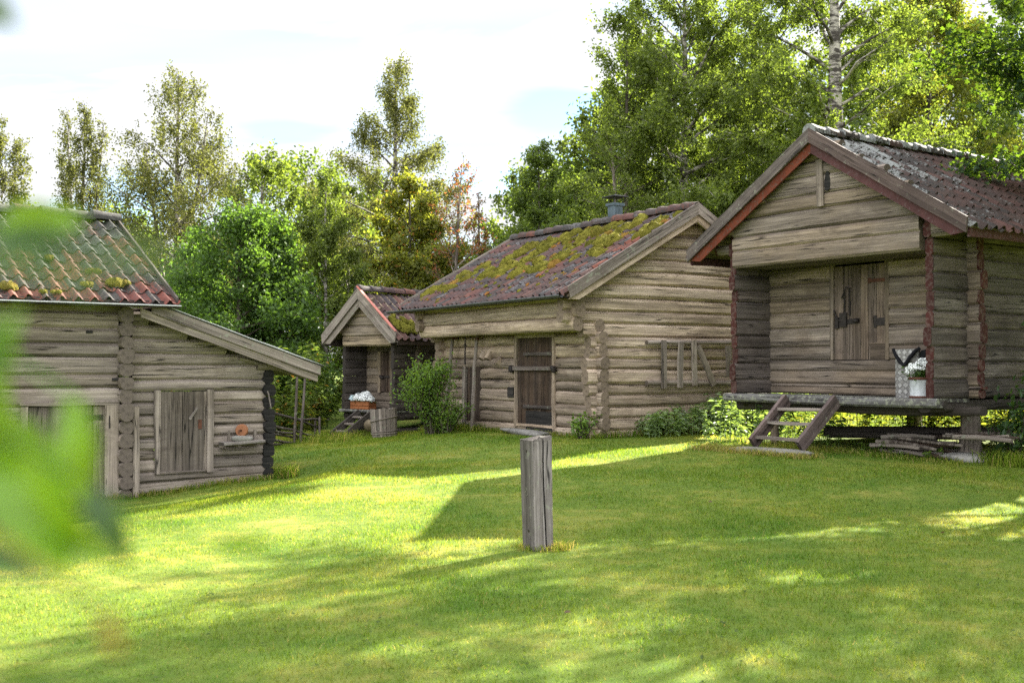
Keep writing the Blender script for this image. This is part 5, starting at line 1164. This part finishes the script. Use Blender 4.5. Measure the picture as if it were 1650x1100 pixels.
PT = [fr(ROOT_R, R(-2.5, 6.5), R(2.2, 9.5), 0)[:2] for i in range(620)]; weeds('green_undergrowth', L_GREEN, PT[:220], [R(.3, 1.0) for _ in PT[:220]], .12, 14, 'green weeds growing behind the raised storehouse'); PT = PT[220:]; weeds('undergrowth', L_YEL, PT, [R(.3, .95) for _ in PT], .11, 15, 'sunlit yellow green weeds seen under the raised storehouse', None, .01)
PT = [fr(ROOT_R, R(.2, 3.6), R(.3, 1.6), 0)[:2] for i in range(40)]; weeds('shade_weeds', L_SHRUB, PT, [R(.08, .22) for _ in PT], .07, 8, 'low green weeds in the shade below the porch')
PT = [(R(-9.5, -3.6), R(26.2, 31)) for i in range(420)]+[fr(ROOT_S, R(-2, 4), R(2.5, 7), 0)[:2] for i in range(160)]; PT = [p for p in PT if p[1] > 26.6 and (p[0] < -4.9 or p[1] > 31)]
weeds('thicket', L_GREEN, PT, [R(.5, 2.3) for _ in PT], .15, 42, 'tangled bushes at the forest edge behind the fence', None, .03)
PT = [(R(-6.6, -4.95), R(27.4, 30)) for i in range(60)]; weeds('yellow_brush', L_YEL, PT, [R(.4, 1.1) for _ in PT], .16, 22, 'yellowing sunlit leaves beside the small storehouse', None, .12)
PT = [(R(-24, 24), R(31, 43)) for i in range(700)]; weeds('forest_brush', L_GREEN, PT, [R(.6, 2.6) for _ in PT], .2, 40, 'green brush under the trees at the forest edge', None, .02)
for nm, lb, u, v in (('small_shrub', 'small bright shrub at the near corner of the log house', MW+.05, -.35), ('small_shrub', 'low green shrub before the side door of the log house', 1.2, -.5)):
    x, y, z = fr(HOUSE, u, v); SB = thing(nm, lb, 'shrub', (x, y, z)); m1, m2 = MB(), MB(); bush(m1, m2, (0, 0, 0), .42, .3, 12, 240, .085); m1.build('stems', B_DARK, SB); m2.build('foliage', L_SHRUB, SB)

# ------------------------------------------------------------------ ground and lawn
def axis(a, b, fine, far):
    x = np.arange(a, b+.01, fine); e = np.geomspace(1, far, 16)
    return np.concatenate([a-e[::-1], x, b+e])
xs = axis(-26, 26, .5, 420); ys = axis(-6, 46, .5, 420); XX, YY = np.meshgrid(xs, ys, indexing='ij')
ZZ = gz(XX.ravel(), YY.ravel()); V = np.stack([XX.ravel(), YY.ravel(), ZZ], -1); nx, ny = len(xs), len(ys)
i, j = np.meshgrid(np.arange(nx-1), np.arange(ny-1), indexing='ij'); F = np.stack([i*ny+j, (i+1)*ny+j, (i+1)*ny+j+1, i*ny+j+1], -1).reshape(-1, 4)
m = MB(); m.add(V, F, None, (.5, 0, 0), True); tag(m.build('ground', M_GROUND), 'gently sloping mown lawn ground', 'ground', None, 'structure')
def inside(x, y, ob, u0, u1, v0, v1):
    a = ob.rotation_euler[2]; dx, dy = x-ob.location.x, y-ob.location.y; u = dx*math.cos(a)+dy*math.sin(a); v = -dx*math.sin(a)+dy*math.cos(a)
    return (u > u0) & (u < u1) & (v > v0) & (v < v1)
def blades(mb, x, y, h, w, lean, C, seg=1):
    z = gz(x, y); n = len(x); a = rng.uniform(0, 2*PI, n); b = rng.uniform(0, 2*PI, n); l = lean*rng.uniform(.2, 1, n)*h
    P = np.stack([x, y, z-.004], -1); s = np.stack([np.cos(a), np.sin(a), 0*a], -1)*(w/2)[:, None]; d = np.stack([np.cos(b)*l, np.sin(b)*l, h], -1)
    if seg == 1:
        V = np.stack([P-s, P+s, P+d], 1); mb.add(V.reshape(-1, 3), np.arange(3*n).reshape(-1, 3), None, C)
    else:
        M_ = P+d*np.array((.3, .3, .6)); T = P+d*np.array((1.25, 1.25, .92)); V = np.stack([P-s, P+s, M_+s*.75, M_-s*.75, T], 1).reshape(-1, 3); k = np.arange(n)[:, None]*5
        mb.add(V, k+np.array([0, 1, 2, 3]), None, C); mb.add(V, k+np.array([3, 2, 4]), None, C)
m = MB()
for y0, y1, dens, w in ((3.6, 6.5, 2600, .0045), (6.5, 9, 2600, .005), (9, 13, 1900, .0065), (13, 18, 1200, .009), (18, 28, 700, .013)):
    hw = y1*.5+2.2; n = int((y1-y0)*hw*2*dens); x = rng.uniform(-hw, hw, n); y = rng.uniform(y0, y1, n)
    k = ~(inside(x, y, ROOT_R, -.2, 4.2, .4, 5.5) | inside(x, y, HOUSE, -.1, MW+.05, -.1, 4.2) | inside(x, y, BARN, -6, 2.1, 0, 4.6)); x, y = x[k], y[k]; n = len(x)
    nz = np.sin(x*1.3+np.sin(y*.9)*2)*np.sin(y*1.1+np.sin(x*.7)*2); h = (.030+.012*nz)*rng.uniform(.5, 1.35, n)
    C = np.stack([rng.uniform(size=n), (rng.uniform(size=n) < .05)*rng.uniform(.3, 1, n), np.zeros(n)], -1); blades(m, x, y, h*(1 if y1 < 14 else 1.15), np.full(n, w)*rng.uniform(.7, 1.2, n), .9, C)
tag(m.build('grass', M_GRASS), 'short mown lawn grass', 'grass', None, 'stuff')
m = MB(); n = 9000; y = 4.2+11*rng.uniform(size=n)**1.6; x = rng.uniform(-1, 1, n)*(y*.5+1.5); k = (np.sin(x*2.1+np.sin(y*1.7))*np.sin(y*1.9+np.sin(x*1.3)*1.5) > .25) | (rng.uniform(size=n) < .2); x, y = x[k], y[k]; n = len(x)
dd = np.stack([rng.normal(size=n), rng.normal(size=n), np.full(n, .25)], -1); leaves(m, np.stack([x, y, gz(x, y)+.012+.016*rng.uniform(size=n)], -1), .028*rng.uniform(.6, 1.3, n), lcol(n), 2., .7, dd, 'o')
tag(m.build('clover', L_GREEN), 'low clover and broad leaved weeds in the lawn', 'clover', None, 'stuff')
m = MB(); PX = []; PY = []; PH = []; PC = []
def tufts(pts, n, h, sp, dry=.2):
    for (x, y) in pts:
        PX.append(x+rng.normal(size=n)*sp); PY.append(y+rng.normal(size=n)*sp); PH.append(h*rng.uniform(.35, 1.1, n)); PC.append(np.stack([rng.uniform(.1, 1, n), (rng.uniform(size=n) < dry)*rng.uniform(.4, 1, n), np.zeros(n)], -1))
tufts([fr(HOUSE, u, -.25+R(-.12, .1), 0)[:2] for u in np.arange(-.2, MW+.3, .08)], 20, .12, .06)
tufts([fr(HOUSE, u, -.3+R(-.3, .1), 0)[:2] for u in np.arange(-.3, 2.2, .07)], 22, .2, .08)
tufts([fr(HOUSE, MW+.2, v, 0)[:2] for v in np.arange(-.2, 4, .08)], 22, .2, .08)
tufts([fr(BARN, u, -.16+R(-.08, .05), 0)[:2] for u in np.arange(-6, 2.3, .07)], 22, .12, .06, .4)
tufts([fr(BARN, 2.35+R(-.1, .15), -.2+R(-.2, .3), 0)[:2] for _ in range(14)], 30, .27, .06, .3)
tufts([fr(BARN, 2.3, v, 0)[:2] for v in np.arange(-.2, 3, .08)], 20, .22, .09, .3)
tufts([fr(ROOT_R, R(.3, 2.6), -1.05+R(-.22, .2), 0)[:2] for _ in range(90)], 36, .11, .09, .7)
tufts([fr(ROOT_R, R(-.2, 4.3), R(-.1, .5), 0)[:2] for _ in range(70)], 22, .10, .1, .3)
tufts([fr(ROOT_R, R(4.2, 5.8), R(.3, 2.5), 0)[:2] for _ in range(70)], 26, .26, .12, .1)
tufts([fr(ROOT_S, R(-.6, 3.4), R(-1.1, .3), 0)[:2] for _ in range(90)], 20, .1, .09, .25)
tufts([(R(-6.3, -3.6), R(24.2, 26.6)) for _ in range(130)], 22, .2, .1, .25)
tufts([(px_+R(-.17, .17), py_+R(-.16, .15)) for _ in range(34)], 22, .075, .045, .35)
tufts([(px_+.18+R(-.05, .1), py_+R(-.1, .1)) for _ in range(9)], 26, .10, .04, .5)
x = np.concatenate(PX); y = np.concatenate(PY); h = np.concatenate(PH); blades(m, x, y, h, np.full(len(x), .008)*np.where(y > 14, 1.4, .7), .8, np.concatenate(PC), 2)
tag(m.build('long_grass', M_GRASS), 'longer unmown grass along the building walls and round the post', 'grass', None, 'stuff')

# ------------------------------------------------------------------ the sapling whose leaves hang close to the lens
FG = thing('sapling', 'out of focus sapling whose big green leaves hang close before the lens', 'sapling', (-.30, .44, 0))
def fp(px, py, d): return np.array(((px-825)/1816.4*d+.30, d-.44, 1.6+(589-py)/1816.4*d))
m = MB(); tube(m, [(0, 0, -.02), (.01, .01, .8), (-.01, 0, 1.3), (.0, .0, 1.75), (.02, .01, 2.0)], [.009, .008, .007, .005, .003], 7); m.build('stem', B_DARK, FG)
def bigleaf(px, py, d, ang, ln, wd, tilt, C):
    """leaf blade: centre, direction angle in degrees (0 = right, 90 = up), size in metres, tilt towards edge-on"""
    m = MB(); c = fp(px, py, d); a = math.radians(ang); D = np.array((math.cos(a), 0, math.sin(a))); S = np.array((-math.sin(a)*math.cos(tilt), math.sin(tilt), math.cos(a)*math.cos(tilt))); Nn = np.cross(D, S)
    nu, nv = 14, 7; t = np.linspace(0, 1, nu); prof = (np.sin(PI*t**.75)**.8)*wd/2*(1+.10*np.sin(t*34)); V = []
    for k in range(nv):
        s = (k/(nv-1)-.5)*2; V.append(c+D*((t-.5)*ln)[:, None]+S*(prof*s)[:, None]+Nn*((.10*ln*abs(s)*np.sin(PI*t)-.25*ln*(t-.4)**2))[:, None])
    V = np.stack(V, 1).reshape(-1, 3); i, j = np.meshgrid(np.arange(nu-1), np.arange(nv-1), indexing='ij'); m.add(V, np.stack([i*nv+j, i*nv+j+1, (i+1)*nv+j+1, (i+1)*nv+j], -1).reshape(-1, 4), None, C, True)
    b = c-D*ln*.5; e = np.array((.0, 0, b[2]+.06)); tube(m, [b, (b+e)/2+np.array((0, 0, .01)), e], [.0009, .0012, .0018], 5, C)
    m.build('leaf', L_FG, FG)
for q in ((62, 360, .44, 6, .036, .017, .2, (1., 0, 0)), (62, 386, .43, -4, .034, .011, .4, (.0, 0, 0)), (30, 440, .28, -6, .040, .010, .9, (.4, 0, 0)), (200, 425, .26, 4, .030, .008, .7, (.2, 0, 0)),
          (42, 790, .45, -62, .074, .034, .3, (1., 0, 0)), (128, 735, .46, -84, .050, .016, .2, (.95, 0, 0)), (-8, 630, .44, -82, .070, .016, .1, (.7, 0, 0)), (112, 862, .46, -35, .040, .016, .3, (.8, 0, 0)), (20, 905, .40, -20, .03, .012, .4, (.3, 0, 0)),
          (176, 850, .44, -62, .036, .014, .6, (.0, 0, 0)), (398, 876, .50, -2, .030, .006, .2, (.9, 0, 0)), (60, 1100, .42, 10, .022, .010, .2, (.2, 0, 0)), (-14, 14, .42, -40, .02, .012, .2, (.1, 0, 0)), (185, 1020, .36, -70, .016, .006, .3, (0, .5, 0)), (14, 545, .44, 70, .026, .012, .3, (.9, 0, 0))): bigleaf(*q)

# ------------------------------------------------------------------ sky, sun, camera
AZ, EL = math.radians(38.5), math.radians(31)
w = bpy.data.worlds.new('World'); SC.world = w; w.use_nodes = True; t = w.node_tree; t.nodes.clear()
class WT(NT):
    def __init__(s, t): s.t = t
k = WT(t); out = t.nodes.new('ShaderNodeOutputWorld')
sky = k.n('TexSky', sky_type='NISHITA', sun_disc=False, sun_elevation=EL, sun_rotation=AZ, altitude=200, air_density=1., dust_density=0., ozone_density=2.5)
d = k.n('TexCoord').outputs['Generated']; sp = k.n('SeparateXYZ', {0: d}); zc = k.math('MAXIMUM', sp.outputs[2], .02)
zc = k.math('ADD', zc, .12); pl = k.n('CombineXYZ', {0: k.math('DIVIDE', sp.outputs[0], zc), 1: k.math('DIVIDE', sp.outputs[1], zc), 2: 0.}).outputs[0]
n1 = k.noise(k.mapv(pl, (.9, 1.5, 1)), 1.25, 7, .55, .35); n2 = k.noise(k.mapv(pl, (.8, 2.2, 1)), .9, 5, .5)
cov = k.mr(n1, .36, .52, 0, 1, True)
def gap(px, py, wx, wy):      # a break in the cloud cover, given as a direction
    v = np.array(((px-825)/1816.4, 1, (589-py)/1816.4)); v /= np.linalg.norm(v); az, el = math.atan2(v[0], v[1]), math.asin(v[2])
    a = k.math('ARCTAN2', sp.outputs[0], sp.outputs[1]); e = k.math('ARCSINE', sp.outputs[2])
    x = k.math('DIVIDE', k.math('SUBTRACT', a, az), wx/1816.4); y = k.math('DIVIDE', k.math('SUBTRACT', e, el), wy/1816.4)
    r_ = k.math('SQRT', k.math('ADD', k.math('MULTIPLY', x, x), k.math('MULTIPLY', y, y)))
    return k.mr(k.math('ADD', r_, k.math('MULTIPLY', k.math('SUBTRACT', n1, .5), 2.2)), .45, 1.2, 1, 0, True)
g_ = gap(905, 172, 85, 38)
for q in ((455, 208, 95, 26), (790, 288, 95, 30), (960, 270, 60, 40), (215, 325, 70, 40)): g_ = k.math('MAXIMUM', g_, k.math('MULTIPLY', gap(*q), .8))
cov = k.math('MULTIPLY', k.math('MAXIMUM', cov, .72), k.math('SUBTRACT', 1, k.math('MULTIPLY', g_, .97)))
cc = k.mix(k.mr(n2, .38, .68, 0, 1, True), (.97, .98, 1.0), (.82, .84, .88))
up_ = k.mr(sp.outputs[2], .38, .85, 0, 1.5, True); bk_ = k.mr(sp.outputs[1], .3, -.7, 0, 1.75, True)   # unseen cloud overhead and behind the camera, boosted as added fill for shade
bgc = k.n('Background', {0: cc, 1: k.math('MULTIPLY', k.math('ADD', k.math('ADD', up_, bk_), 1.), .212)}).outputs[0]; bgs = k.n('Background', {0: sky.outputs[0], 1: .05}).outputs[0]
t.links.new(k.n('MixShader', {0: cov, 1: bgs, 2: bgc}).outputs[0], out.inputs[0])
sl = bpy.data.lights.new('sun', 'SUN'); sl.energy = 5.0; sl.angle = math.radians(.53); sl.color = (1, .93, .80)
so = bpy.data.objects.new('sun', sl); COL.objects.link(so); so.rotation_euler = Vector((math.sin(AZ)*math.cos(EL), math.cos(AZ)*math.cos(EL), math.sin(EL))).to_track_quat('Z', 'Y').to_euler()
cd = bpy.data.cameras.new('camera'); co = bpy.data.objects.new('camera', cd); COL.objects.link(co); SC.camera = co
co.location = (0, 0, 1.6); co.rotation_euler = (PI/2+math.atan(38.9/1816.4), 0, 0); cd.sensor_width = 36; cd.lens = 36*1816.4/1650; cd.clip_start = .02; cd.clip_end = 2000
cd.dof.use_dof = True; cd.dof.focus_distance = 16.5; cd.dof.aperture_fstop = cd.lens/1000/.012
SC.view_settings.view_transform = 'Standard'; SC.view_settings.look = 'None'; SC.view_settings.gamma = 1; SC.view_settings.exposure = 2.52
cy = SC.cycles; cy.max_bounces = 6; cy.diffuse_bounces = 3; cy.glossy_bounces = 2; cy.transmission_bounces = 4; cy.transparent_max_bounces = 4; cy.sample_clamp_indirect = 6; cy.caustics_reflective = False; cy.caustics_refractive = False
cy.use_denoising = False; cy.use_adaptive_sampling = True; cy.adaptive_threshold = .01
